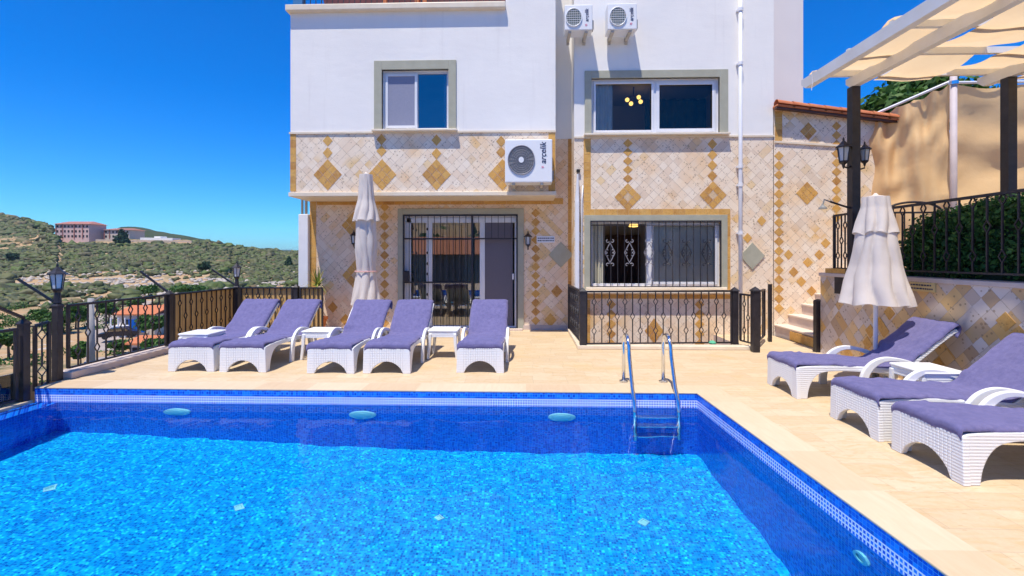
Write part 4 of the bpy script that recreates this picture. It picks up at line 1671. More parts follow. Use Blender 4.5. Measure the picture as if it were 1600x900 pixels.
for px in (645, 668):
    for py in (358, 395, 412, 428, 460):
        c0 = onY(px, py, gy2); m = MB(); m.lathe((c0.x, c0.y - .012, c0.z), [(.003, -.03), (.016, -.018), (.02, 0), (.016, .018), (.003, .03)], 8)
        m.build('iron_bead', M['black'], w)
m = MB(); c0 = onY(635, 431, gy2); m.box(c0.x - .05, c0.x + .07, gy2 - .05, gy2 + .0, c0.z - .12, c0.z + .1)
m.build('lock_box', M['black'], w, bevel=.008)
m = MB(); m.box(a - .1, b + .1, YG - .16, YG + .08, -.02, .03); m.build('threshold', M['step'], w, bevel=.006)


# -- downpipes
def pipe(pts, r, name='downpipe', clips=()):
    m = MB(); m.tube(pts, r, 14)
    o = m.build(name, M['pvc'], VILLA, smooth=True)
    for z in clips:
        q = MB(); x, y = pts[0][0], pts[0][1]
        q.lathe((x, y, z), [(r + .012, -.03), (r + .012, .03)], 14); q.box(x - r - .02, x + r + .02, y + r * .3, y + r + .03, z - .015, z + .015)
        q.build('pipe_clip', M['pvc'], o)
    return o


xp = X(1157, YR - .07)
pipe([(xp, YR - .07, 7.5), (xp, YR - .07, -1.2)], .036, clips=(Z(25, YR), Z(107, YR), Z(264, YR), Z(292, YR), 1.9))
xp = X(904, YR - .1)
m = MB()
pz = Z(272, YR - .1, 904)
m.box(xp - .065, xp + .01, YR - .12, YR - .004, -1.2, pz - .5)
m.prism([(xp - .065, pz - .5), (xp + .01, pz - .5), (xp + .0, pz), (xp - .03, pz)], 'y', YR - .10, YR - .004)
m.build('duct_cover', M['pvc'], VILLA, bevel=.006)
m = MB(); m.box(xp - .03, xp + .035, YR - .05, YR, pz + .05, pz + .1); m.build('cable_outlet', M['dark'], VILLA)
m = MB(); m.tube([(xp + .09, YR - .02, pz - .2), (xp + .07, YR - .03, pz - .5), (xp + .07, YR - .03, -.8)], .014, 8); m.build('cable', M['pvc'], VILLA, smooth=True)
xl = X(475, YG - .05)
m = MB(); m.box(xl - .10, xl + .10, YG - .09, YG + .08, .75, 2.32); m.build('duct_cover', M['pvc'], VILLA, bevel=.015)
m = MB(); m.tube([(xl + .02, YG, 2.3), (xl + .02, YG, 2.7)], .03, 8); m.tube([(xl - .06, YG, 2.3), (xl - .06, YG, 2.75)], .025, 8); m.build('pipe', M['grey'], VILLA)


# ------------------------------------------------------------------ air conditioners
def text_mesh(s, size, shear=.25, weight=.012):
    cu = bpy.data.curves.new('lettering', 'FONT')
    cu.body = s; cu.size = size; cu.shear = shear; cu.offset = weight * size; cu.extrude = .0015
    cu.align_x = 'LEFT'
    o = bpy.data.objects.new('lettering', cu); COL.objects.link(o)
    dg = bpy.context.evaluated_depsgraph_get()
    me = bpy.data.meshes.new_from_object(o.evaluated_get(dg))
    bpy.data.objects.remove(o)
    v = [tuple(p.co) for p in me.vertices]; f = [tuple(p.vertices) for p in me.polygons]
    return v, f


def ac_unit(px0, px1, py0, py1, Yf, dep, label, fx, fy, frx, fry, tx, t0, t1, lx, ly, spokes, brk):
    x0, x1, z0, z1 = P4(px0, px1, py0, py1, Yf)
    t = empty('air_conditioner', ((x0 + x1) / 2, Yf + dep, z0), label, 'air conditioner', 'outdoor air conditioners on the facade')
    m = MB(); m.box(x0, x1, Yf, Yf + dep, z0, z1); m.build('casing', M['plastic'], t, bevel=.015)
    c0 = onY(fx, fy, Yf); k = Yf / FPX
    rx, rz = frx * k, fry * k
    n = 32
    m = MB()
    ring = [(c0.x + rx * math.cos(2 * math.pi * i / n), c0.z + rz * math.sin(2 * math.pi * i / n)) for i in range(n)]
    m.prism(ring, 'y', Yf - .004, Yf + .004); m.build('fan', M['grey'] if spokes else mat('green_grey_fan', (.07, .11, .10), .5), t)
    m = MB()
    pts = [(p[0], Yf - .012, p[1]) for p in ring]; m.tube(pts + [pts[0]], .01, 6)
    if spokes:
        for i in range(18):
            a_ = 2 * math.pi * i / 18
            m.beam((c0.x + rx * .2 * math.cos(a_), Yf - .01, c0.z + rz * .2 * math.sin(a_)), (c0.x + rx * math.cos(a_), Yf - .01, c0.z + rz * math.sin(a_)), .006, .006)
        for q in (.4, .55, .7, .85):
            pp = [(c0.x + (p[0] - c0.x) * q, Yf - .01, c0.z + (p[1] - c0.z) * q) for p in ring]; m.tube(pp + [pp[0]], .0035, 4)
    else:
        for i in range(-3, 4):
            o_ = i / 4
            h = math.sqrt(1 - o_ * o_)
            m.beam((c0.x + rx * o_, Yf - .01, c0.z - rz * h), (c0.x + rx * o_, Yf - .01, c0.z + rz * h), .006, .006)
            m.beam((c0.x - rx * h, Yf - .01, c0.z + rz * o_), (c0.x + rx * h, Yf - .01, c0.z + rz * o_), .006, .006)
    m.build('fan_grille', M['plastic'] if not spokes else M['grey_iron'], t)
    if spokes:
        m = MB(); hub = [(c0.x + rx * .2 * math.cos(2 * math.pi * i / 20), c0.z + rz * .2 * math.sin(2 * math.pi * i / 20)) for i in range(20)]
        m.prism(hub, 'y', Yf - .02, Yf - .002); m.build('fan_hub', M['plastic'], t)
    # brand lettering, running up the casing
    v, f = text_mesh('arçelik', 1.0, .2, .015)
    w = max(p[0] for p in v); h = .72
    za, zb = onY(tx, t1, Yf).z, onY(tx, t0, Yf).z
    sc = (zb - za) / w
    xr = onY(tx, t0, Yf).x
    sx = sc * 1.05
    m = MB(); m.add([(xr - p[1] * sx, Yf - .002 - p[2] * .5, za + p[0] * sc) for p in v], f)
    m.build('lettering', M['text'], t, fix=False)
    c1 = onY(lx, ly, Yf)
    m = MB()
    for i in range(5):
        a_ = i * 1.257; r_ = .028 * (k * 85)
        m.prism([(c1.x + r_ * math.cos(a_ + q) * (.55 if abs(q) else 1), c1.z + r_ * math.sin(a_ + q) * (.55 if abs(q) else 1)) for q in (-.4, 0, .4)] + [(c1.x, c1.z)], 'y', Yf - .004 - i * .0002, Yf + .001)
    m.build('emblem', M['logo'], t)
    m = MB(); m.box(x1, x1 + .03, Yf + .08, Yf + .2, z0 + .05, z0 + .22); m.build('valve_cover', M['grey'], t, bevel=.01)
    for bx in (x0 + (x1 - x0) * .18, x0 + (x1 - x0) * .78):
        m = MB(); yw = brk
        m.beam((bx, Yf + .02, z0 - .02), (bx, yw, z0 - .02), .05, .045)
        m.beam((bx, yw - .02, z0 - .09), (bx, yw - .02, z0 + .03), .05, .03)
        m.build('bracket', noisy('galvanised_bracket', (.45, .40, .32), (.55, .5, .42), 9, .6, 0), t)
    return t


ac_unit(789, 863, 217.5, 285, YU - .42, .34, 'large white air conditioner on the stone band, above the door', 814.5, 250, 20.5, 22.5, 853, 221, 256, 848, 261, True, YU)
ac_unit(882.5, 926, 7, 47, YR - .42, .30, 'small white air conditioner near the recess, left of the upper pair', 896.5, 27.5, 12.3, 14, 919.5, 13, 34, 916, 39, False, YR)
ac_unit(949.5, 995.5, 5, 46, YR - .42, .30, 'small white air conditioner above the wide upper window', 965.5, 26, 12.8, 14.3, 989.5, 11, 33, 986, 37, False, YR)


# ------------------------------------------------------------------ lanterns
def lantern(parent, c, s, arm=None):
    """coach lantern: parts cap, glass, frame, arm"""
    m = MB(); m.lathe(c, [(.002 * 1, .17 * 1.0), (.012, .15), (.012, .13), (.02, .12), (.05, .085), (.085, .06), (.09, .05), (.06, .05)], 6); m.v = scale_about(m.v, c, s); m.build('cap', M['black'], parent)
    m = MB(); m.lathe(c, [(.058, .05), (.04, -.10)], 6); m.v = scale_about(m.v, c, s); m.build('glass', M['lamp_glass'], parent)
    m = MB()
    for k in range(6):
        a = 2 * math.pi * k / 6
        m.tube([(c[0] + .064 * math.cos(a), c[1] + .064 * math.sin(a), c[2] + .055), (c[0] + .044 * math.cos(a), c[1] + .044 * math.sin(a), c[2] - .105)], .006, 4)
    m.lathe(c, [(.05, -.10), (.05, -.115), (.02, -.14), (.012, -.17), (.002, -.19)], 6)
    m.v = scale_about(m.v, c, s); m.build('frame', M['black'], parent)
    if arm:
        m = MB(); m.tube(arm, .012, 6); m.build('arm', M['black'], parent)


def scale_about(vs, c, s):
    return [(c[0] + (p[0] - c[0]) * s, c[1] + (p[1] - c[1]) * s, c[2] + (p[2] - c[2]) * s) for p in vs]


for px, py, lb in ((553, 372, 'black wall lantern on the stone beside the closed parasol'), (825, 374, 'black wall lantern on the stone right of the sliding door')):
    c0 = onY(px, py, YG - .1)
    t = empty('wall_lantern', (c0.x, YG, c0.z), lb, 'lantern', 'lanterns on the house wall')
    lantern(t, (c0.x, YG - .1, c0.z), .98, [(c0.x, YG, c0.z - .15), (c0.x, YG - .06, c0.z - .2), (c0.x, YG - .1, c0.z - .16)])

# small white notice by the door
a = P4(838.5, 866.5, 369, 379, YG)
t = empty('notice_plate', ((a[0] + a[1]) / 2, YG, a[2]), 'small white notice plate with two printed lines beside the lantern', 'sign')
m = MB(); m.box(a[0], a[1], YG - .014, YG, a[2], a[3]); m.build('plate', M['sign_white'], t)
m = MB()
rr = random.Random(5)
for zz in (.68, .3):
    x = a[0] + .02
    while x < a[1] - .03:
        l = rr.uniform(.012, .035); m.box(x, min(x + l, a[1] - .015), YG - .016, YG - .013, a[2] + (a[3] - a[2]) * (zz - .09), a[2] + (a[3] - a[2]) * (zz + .09)); x += l + .009
m.build('lettering', M['text'], t)

# ------------------------------------------------------------------ right: side wall, stairs, raised terrace
t = empty('side_wall', (X(1280, YR), YR, 0), 'diamond tiled garden wall with a sloping terracotta coping beside the villa', 'wall')
sw1 = X(1375, 9.3)
ysw = YR
m = MB()
zt0 = Z(168, YR, 1210); zt1_ = Z(192, ysw, 1370)
m.add([(xr1 - .01, YR - .0, -.5), (sw1, ysw, -.5), (sw1, ysw, zt1_), (xr1 - .01, YR - .0, zt0)], [(0, 1, 2, 3)])
m.add([(xr1 - .01, YR + .25, -.5), (sw1, ysw + .25, -.5), (sw1, ysw + .25, zt1_), (xr1 - .01, YR + .25, zt0)], [(3, 2, 1, 0)])
m.quad((xr1 - .01, YR, zt0), (sw1, ysw, zt1_), (sw1, ysw + .25, zt1_), (xr1 - .01, YR + .25, zt0))
m.quad((sw1, ysw, -.5), (sw1, ysw + .25, -.5), (sw1, ysw + .25, zt1_), (sw1, ysw, zt1_))
m.build('wall', M['stone'], t)


def sy(px):
    """depth of the side wall at a picture column"""
    x0, x1 = xr1, sw1
    dd = ray(px, HOR)
    # intersect with the line through (x0,YR) and (x1,ysw)
    return YR
    k = (ysw - YR) / (x1 - x0)
    tt = (YR - k * x0) / (dd.y - k * dd.x)
    return dd.y * tt


m = MB(); q = MB()
chain(m, 1307, 190, 347, 7.2, YR)
dia(m, 1261, 302, 17, 18, YR, .005, split=3)
dia(m, 1263, 205, 13, 14, YR, .005, split=2)
band(m, 1211, 1222, 174, 220, YR, 5, True)
for px, py in ((1252, 440), (1268, 455), (1240, 425), (1262, 410), (1280, 398), (1290, 380), (1335, 360)): dia(m, px, py, 7.5, 8, YR)
m.build('gold_tile', M['gold'], t)
m = MB(); a = onY(1210, 222, YR); b = onY(1346, 230, sy(1346))
m.beam((a.x, a.y - .012, a.z), (b.x, b.y - .012, b.z), .03, .035); m.build('cream_trim', M['sill'], t)
# terracotta coping: pan and ridge tiles down the slope
m = MB()
A = Vector((xr1 - .02, YR - .02, zt0)); B = Vector((sw1 + .1, ysw - .02, zt1_))
N_ = 8
for k in range(N_):
    p0 = A.lerp(B, k / N_); p1 = A.lerp(B, (k + 1.12) / N_)
    for off, rr_, dz in ((-.10, .085, .03), (.12, .085, .05), (.34, .085, .03)):
        n = 10
        vs = []
        for (P, r0) in ((p0, rr_), (p1, rr_ * .86)):
            for i in range(n + 1):
                a_ = math.pi * i / n
                vs.append((P.x, P.y + off - r0 * math.cos(a_), P.z + dz + r0 * .95 * math.sin(a_)))
        m.add(vs, [(i, i + 1, i + n + 2, i + n + 1) for i in range(n)])
    m.beam(p0 + Vector((0, .1, .0)), p1 + Vector((0, .1, .0)), .5, .03)
m.build('roof_tile', M['terracotta'], t, smooth=False)
m = MB(); m.beam(A + Vector((0, -.08, -.03)), B + Vector((0, -.08, -.03)), .09, .05); m.build('eave_board', M['wood_dark'], t)

# steps climbing to the right between the house and the raised terrace
SX0 = 4.64
RISE, RUN = .195, .245
ys0, ys1 = 7.45, 9.05
m = MB(); mt = MB()
t = empty('stone_steps', (SX0 + .6, 8.2, 0), 'pink stone steps climbing beside the raised terrace', 'steps')
for k in range(6):
    x0 = SX0 + RUN * (k - 0)
    ya = ys0 + (0.0 if k else .0)
    m.box(x0 + .02, SX0 + RUN * 6 + .6, ya + .001 * k, ys1 + .001 * k, RISE * k + .0 if k else -.02, RISE * (k + 1) - .03 - .0005 * k)
    mt.box(x0, x0 + RUN + .03, ya - .0, ys1, RISE * (k + 1) - .03, RISE * (k + 1))
m.build('riser', M['step'], t); mt.build('tread', noisy('pale_tread', (.70, .58, .48), (.76, .65, .55), 6, .6, .1, .002), t, bevel=.006)
m = MB()
m.box(SX0 - .02, SX0 + .0, ys0, ys0 + 1.0, .0, .15); m.build('gold_face', M['gold'], t)

# raised terrace with planter
WX = DXR
WZ = 1.217
RX = WX + .06
PP = onX(1334, 402, RX)        # foot of the first pergola post
t = empty('planter_wall', (WX, 4, 0), 'tall planter wall of mixed diamond tiles edging the raised terrace', 'wall')
m = MB()
m.box(WX, WX + .25, -2, 7.33, -.05, WZ - .05)
m.box(WX + .25, 12, 6.95, 7.33, -.05, WZ - .05)
m.build('wall', M['stone_mixed'], t)
m = MB(); m.box(WX - .02, WX + .30, -2, 7.35, WZ - .05, WZ); m.box(WX + .30, 12, 6.93, 7.35, WZ - .05, WZ); m.build('cap', M['step'], t, bevel=.008)
m = MB()
a0 = onX(1297, 425, WX + .0); 
m.box(WX - .01, WX + .14, PP.y + .08, 7.2, WZ, WZ + .07); m.build('gold_kerb', M['gold'], t)
m = MB()
qa, qb = onX(1305, 430, WX), onX(1320, 460, WX)
m.box(WX - .012, WX, qb.y, qa.y, qb.z, qa.z); m.build('vent_cover', M['black'], t)
m = MB()
mm = random.Random(9)
for k in range(14):
    y = 5.0 + 1.9 * mm.random(); z = .1 + .75 * mm.random() * (1 - abs(y - 6.0))
    s_ = .09
    m = MB(); m.prism([(y - s_, z), (y, z - s_), (y + s_, z), (y, z + s_)], 'x', WX - .004 - k * .0003, WX + .002)
    m.build('gold_tile', M['gold'], t)
for k in range(7):
    y = 4.55 - .12 * k; z = .85 - .11 * k
    s_ = .093
    m = MB(); m.prism([(y - s_, z), (y, z - s_), (y + s_, z), (y, z + s_)], 'x', WX - .004 - k * .0003, WX + .002)
    m.build('gold_tile', M['gold'], t)
up = MB()
up.quad((WX + .25, -2, .98), (14, -2, .98), (14, 6.95, .98), (WX + .25, 6.95, .98))
up.quad((5.6, 6.9, .99), (14, 6.9, .99), (14, 13, .99), (5.6, 13, .99))
up.build('raised_terrace', M['deck'], kind='structure')
m = MB(); m.box(WX + .26, 5.75, 2.6, 6.3, .9, 1.16); m.build('planter_soil', M['soil'], kind='structure')
m = MB(); m.box(5.75, 5.9, 2.5, 6.4, .9, 1.2); tag(m.build('planter_kerb', M['step']), 'low stone kerb behind the clipped hedge', 'kerb')

# brass plaque on the planter wall
qa, qb = onX(1423, 435, WX), onX(1463, 453, WX)
t = empty('plaque', (WX, (qa.y + qb.y) / 2, qb.z), 'brass coloured plaque with three lines on the planter wall', 'sign')
yA, yB = qb.y, qa.y
zc = (onX(1443, 436, WX).z + onX(1443, 455, WX).z) / 2; hz = .072
m = MB(); m.box(WX - .016, WX, yA, yB, zc - hz, zc + hz); m.build('plate', M['sign_gold'], t, bevel=.003)
m = MB()
for zz in (.04, 0, -.04):
    y = yB - .02
    while y > yA + .04:
        l = rr.uniform(.014, .034); m.box(WX - .0185, WX - .0155, y - l, y, zc + zz - .008, zc + zz + .008); y -= l + .01
m.build('lettering', M['text'], t)


# ------------------------------------------------------------------ iron railings
def baluster_meshes(h, kind):
    """kind a: two diamonds, b: one diamond, p: plain"""
    m = MB(); r = .0075
    ds = {'a': (.80, .24), 'b': (.52,), 'p': (), 'c': (.93, .22), 'd': (.60,)}[kind]
    cuts = [0]
    dh, dw = .062, .036
    for f in sorted(ds):
        z = f * h
        cuts += [z - dh, z + dh]
        m.beam((0, 0, z - dh), (dw, 0, z), .010, .012, (0, 1, 0)); m.beam((dw, 0, z), (0, 0, z + dh), .010, .012, (0, 1, 0))
        m.beam((0, 0, z - dh), (-dw, 0, z), .010, .012, (0, 1, 0)); m.beam((-dw, 0, z), (0, 0, z + dh), .010, .012, (0, 1, 0))
    cuts.append(h)
    for i in range(0, len(cuts), 2):
        if cuts[i + 1] > cuts[i]: m.box(-r, r, -r, r, cuts[i], cuts[i + 1])
    return m


BAL = {}


def panel(root, a, b, zb, zt, n, pat, mt='black', ends=True, zb2=None, zt2=None):
    """rails and individual balusters between two points; heights may differ at the ends"""
    a = Vector((a[0], a[1], 0)); b = Vector((b[0], b[1], 0))
    zb2 = zb if zb2 is None else zb2; zt2 = zt if zt2 is None else zt2
    off = wloc(root)
    ang = math.atan2(b.y - a.y, b.x - a.x)
    m = MB()
    m.beam(a + Vector((0, 0, zt)), b + Vector((0, 0, zt2)), .04, .028)
    m.build('top_rail', M[mt], root)
    m = MB()
    m.beam(a + Vector((0, 0, zb)), b + Vector((0, 0, zb2)), .03, .02)
    m.build('bottom_rail', M[mt], root)
    if ends:
        for P, z0, z1 in ((a, zb, zt), (b, zb2, zt2)):
            m = MB(); m.beam(P + Vector((0, 0, z0)), P + Vector((0, 0, z1)), .03, .03); m.build('end_bar', M[mt], root)
    h = zt - zb
    for k in range(n):
        t_ = (k + 1) / (n + 1)
        P = a.lerp(b, t_); kd = pat[k % len(pat)]
        key = (kd, round(h, 3), mt)
        if key not in BAL:
            BAL[key] = baluster_meshes(h, kd).build('baluster', M[mt], root, local=True)
            o = BAL[key]
        else:
            o = BAL[key].copy(); COL.objects.link(o); o.parent = root
        o.location = (P.x - off.x, P.y - off.y, zb + (zb2 - zb) * t_ - off.z)
        o.rotation_euler = (0, 0, ang)


def post(root, x, y, z0, z1, w=.1, name='post', tip=True, mt='black'):
    m = MB(); m.box(x - w / 2, x + w / 2, y - w / 2, y + w / 2, z0, z1)
    if tip:
        e = w * .62
        m.box(x - e, x + e, y - e, y + e, z1, z1 + .015)
        m.add([(x - e, y - e, z1 + .015), (x + e, y - e, z1 + .015), (x + e, y + e, z1 + .015), (x - e, y + e, z1 + .015), (x, y, z1 + .075)], [(0, 1, 4), (1, 2, 4), (2, 3, 4), (3, 0, 4)])
    return m.build(name, M[mt], root)


# fence along the open side
FX = -5.5
fence = empty('iron_fence', (FX, 7, 0), 'black iron fence with diamond balusters along the valley edge', 'fence')
pA, pB, pC, pD = (FX, 5.40), (FX, 7.14), (FX, 8.85), (X(463, 8.85), 8.85)
pE = (-5.54, onX(37, 600, -5.54).y)
zE = onX(37, 507, -5.54).z
post(fence, *pA, 0, .87, .07); post(fence, *pB, 0, .87, .08); post(fence, *pC, 0, .87, .08); post(fence, *pD, 0, .87, .08)
post(fence, *pE, -.16, zE, .075)
panel(fence, (FX, pA[1] + .13), (FX, pB[1] - .07), .12, .87, 11, 'ab')
panel(fence, (FX, pB[1] + .1), (FX, pC[1] - .08), .12, .87, 11, 'ab')
panel(fence, (FX + .08, 8.85), (pD[0] - .08, 8.85), .12, .87, 8, 'ab')
panel(fence, (pD[0] + .08, 8.85), (pD[0] + .5, 8.85), .12, .87, 4, 'p')
panel(fence, (pE[0], pE[1] + .12), (FX + .02, pA[1] - .12), -.06, zE - .03, 1, 'a', zb2=.02, zt2=zE)
panel(fence, (-5.54, 1.2), (pE[0], pE[1] - .08), -.10, zE - .04, 20, 'ba')
for (x0, y0, x1, y1) in ((FX - .03, pB[1] + .1, FX - .03, pC[1] - .08), (FX + .08, 8.88, pD[0] + .5, 8.88)):
    m = MB(); m.beam((x0, y0, .49), (x1, y1, .49), .012, .74); m.build('bamboo_screen', M['bamboo'], fence)
# slanting stays over the posts
for (pp, px, py, dpt) in ((pA, 28, 436, 5.35), (pB, 219, 424, 7.2), (pC, 331, 421, 8.9), (pE, -28, 470, 4.75)):
    e_ = atD(px, py, dpt)
    z_ = .90 if pp is not pE else .78
    m = MB(); m.beam((pp[0], pp[1], z_), (e_.x, e_.y, e_.z), .028, .028); m.build('stay', M['black'], fence)
m = MB(); m.box(DXL, FX + .10, PY1 + .36, 9.0, 0, .085); m.box(FX + .1, xg0 + .1, 8.78, 9.0, 0, .085)
m.build('kerb', M['step'], kind='structure', bevel=.01)
for pp, lb in ((pA, 'black post lantern on the fence post at the pool corner'), (pC, 'black post lantern on the far fence corner post')):
    z_ = .945
    t = empty('post_lantern', (pp[0], pp[1], z_), lb, 'lantern', 'lanterns on the fence posts')
    lantern(t, (pp[0], pp[1], z_ + .25), 1.1)
    m = MB(); m.lathe((pp[0], pp[1], z_ - .03), [(.04, 0), (.035, .06), (.03, .12), (.045, .14)], 8); m.build('stem', M['black'], t)

# railing round the basement well, and its open gate
well = empty('well_railing', (2.2, 7.6, 0), 'black iron railing guarding the basement well under the kitchen window', 'railing')
wy = WELL[2] + .06
wl = WELL[0] + .03
panel(well, (wl + .06, wy), (X(1147, 7.77) - .05, 7.75), .075, .905, 18, 'ab')
post(well, wl, wy - .03, 0, .90, .10); post(well, X(889, 9.35), 9.3, 0, .92, .05, tip=False)
post(well, X(1147, 7.77), 7.75, 0, .90, .09); 
panel(well, (wl, wy + .06), (X(889, 9.35), 9.28), .06, .90, 12, 'ab', ends=False)
p3, p4 = onZ(1203, 534), onZ(1196, 530)
post(well, p3.x, p3.y, 0, .99, .05, tip=False)
gate = empty('iron_gate', (3.5, 7.4, 0), 'open black iron gate at the top of the well stairs', 'gate')
gp = onZ(1180, 550)
post(gate, gp.x, gp.y, 0, .93, .10)
panel(gate, (gp.x + .04, gp.y + .06), (p3.x - .12, p3.y - .05), .12, .9, 3, 'ba')
panel(gate, (X(1147, 7.77) + .07, 7.7), (gp.x - .02, gp.y + .06), .12, .86, 2, 'ab')
m = MB()
w0, w1, w2, w3 = WELL
m.quad((w0, w2, -1.25), (w1, w2, -1.25), (w1, w3, -1.25), (w0, w3, -1.25))
m.quad((w0, w2, -1.25), (w0, w2, .0), (w1, w2, .0), (w1, w2, -1.25))
m.quad((w0, w2, -1.25), (w0, w3 + .6, -1.25), (w0, w3 + .6, 0), (w0, w2, 0))
m.quad((w1, w2, -1.25), (w1, w3, -1.25), (w1, w3, 0), (w1, w2, 0))
m.build('basement_well_floor', M['step'], kind='structure')
m = MB()
m.box(w0 - .06, w1 + .02, w2 - .04, w2 + .12, .002, .06); m.box(w0 - .06, w0 + .10, w2 + .12, 9.45, .002, .06)
m.build('well_kerb', M['sill'], kind='structure', bevel=.008)
m = MB(); m.lathe((onZ(1117, 545).x, onZ(1117, 545).y + .1, .06), [(.05, 0), (.06, .02), (.03, .05), (.0, .055)], 9)
tag(m.build('rag', mat('green_cloth', (.10, .42, .26), .9)), 'small crumpled green cloth on the well kerb', 'cloth')

# railing on the raised terrace
tr = empty('terrace_railing', (WX + .06, 4, WZ), 'black iron railing along the raised terrace above the planter wall', 'railing')
panel(tr, (RX, 7.1), (RX, PP.y + .1), 1.29, 2.06, 3, 'ab')
panel(tr, (RX, PP.y - .1), (RX, 1.2), 1.29, 2.06, 35, 'cd')
hp = onX(1276, 548, WX - .07)
t = empty('handrail_post', (WX - .06, 7.2, 0), 'square black iron post at the corner of the stone steps', 'post')
m = MB(); m.box(WX - .05, WX + .05, 7.35, 7.43, 0, .78); m.build('shaft', M['black'], t)
m = MB(); m.lathe((WX, 7.39, .78), [(.07, 0), (.07, .012), (.02, .03)], 4); m.build('cap', M['black'], t)

# ------------------------------------------------------------------ pergola
perg = empty('pergola', (5.5, 6.45, WZ), 'white timber pergola on dark posts with sand coloured shade cloth', 'pergola')
PZ = 3.80
P2X = onY(1576, 402, 6.4).x
for (x, y) in ((RX, PP.y), (P2X, 6.4), (P2X, 2.2), (9.3, 6.4)):
    m = MB(); m.box(x - .055, x + .055, y - .055, y + .055, 1.0 if x > 5 else WZ, PZ); m.build('post', M['black'] if True else M['wood_dark'], perg)
bx = [onY(1257, 118, PP.y + .1).x, RX, P2X, 8.2, 9.4]
for x in bx:
    m = MB()
    yf = PP.y + .10
    m.prism([(yf, PZ + .07), (yf - .09, PZ + .0), (-.5, PZ - .0), (-.5, PZ + .14), (yf, PZ + .14)], 'x', x - .045, x + .045)
    m.build('beam', M['beam'], perg)
RY0 = PP.y - .02
ry = [RY0 - .70 * k for k in range(10)]
for y in ry:
    m = MB(); m.box(bx[0] + .046, bx[-1] + .1, y - .025, y + .025, PZ + .142, PZ + .22); m.build('rafter', M['beam'], perg)


def shade(x0, x1, y_end, skew, phase, side=0):
    """cloth strip woven along Y over and under the rafters"""
    vs = []; n = 0; per = 8
    ys = np.linspace(RY0 + .09, -.1, per * 10 + 1)
    nx = 6
    for y in ys:
        u = (RY0 - y) / .70
        under = math.sin(math.pi * (u - .5) + phase)
        sag = -.045 * abs(math.sin(math.pi * u))
        z = PZ + .18 + .056 * math.cos(math.pi * u + phase) + sag
        wv = .05 * math.cos(math.pi * u * 2 + phase)
        for i in range(nx + 1):
            t_ = i / nx
            xx = x0 + (x1 - x0) * t_ + (wv * (t_ - .5)) * .8
            vs.append((xx, y, z + .012 * math.sin(xx * 9 + y * 3)))
    k = nx + 1
    fs = [(j * k + i, j * k + i + 1, (j + 1) * k + i + 1, (j + 1) * k + i) for j in range(len(ys) - 1) for i in range(nx)]
    m = MB(); m.add(vs, fs)
    o = m.build('shade_cloth', M['shade'], perg, smooth=True)
    return o


shade(bx[0] + .06, RX + .12, 0, 0, 0)
shade(RX + .30, RX + 1.10, 0, 0, math.pi)
shade(RX + 1.22, RX + 2.05, 0, 0, 0)
shade(RX + 2.15, RX + 3.1, 0, 0, math.pi)
shade(RX + 3.2, RX + 4.3, 0, 0, 0)
m = MB(); P = onY(1265, 133, 6.55); m.tube([(P.x, 6.5, PZ + .12), (P.x + .01, 6.5, PZ + .0), (P.x - .005, 6.5, PZ - .1)], .004, 5); m.build('cord', M['pvc'], perg)

# lanterns on the first pergola post, and the shower arm
for px, py, s, lb in ((1318, 240, 1.22, 'larger black lantern on the left of the pergola post'), (1351, 242, 1.0, 'smaller black lantern on the right of the pergola post')):
    Yl = PP.y - .03 if px < 1330 else PP.y + .02
    c0 = onY(px, py, Yl)
    t = empty('wall_lantern', (c0.x, c0.y, c0.z), lb, 'lantern', 'lanterns on the pergola post')
    sx = -1 if px < 1330 else 1
    lantern(t, (c0.x, c0.y, c0.z + .02), s, [(RX + sx * .05, PP.y, c0.z - .17), (c0.x * .6 + RX * .4, Yl, c0.z - .2), (c0.x, Yl, c0.z - .18)])
t = empty('garden_shower', (RX, PP.y, 2.05), 'shower head on a dark arm fixed to the pergola post', 'shower')
pa, pb = onY(1336, 326, PP.y), onY(1297, 315, PP.y)
m = MB(); m.tube([(RX - .03, PP.y, pa.z), (pb.x, pb.y, pb.z)], .014, 8); m.build('arm', M['black'], t)
pc = onY(1288, 313, PP.y)
m = MB(); m.tube([(pb.x, pb.y, pb.z), (pc.x, pc.y, pc.z + .01), (pc.x - .02, pc.y, pc.z - .06)], .010, 8); m.lathe((pc.x - .02, pc.y, pc.z - .12), [(.055, 0), (.05, .02), (.02, .05), (.012, .07)], 14); m.build('shower_head', M['grey'], t)


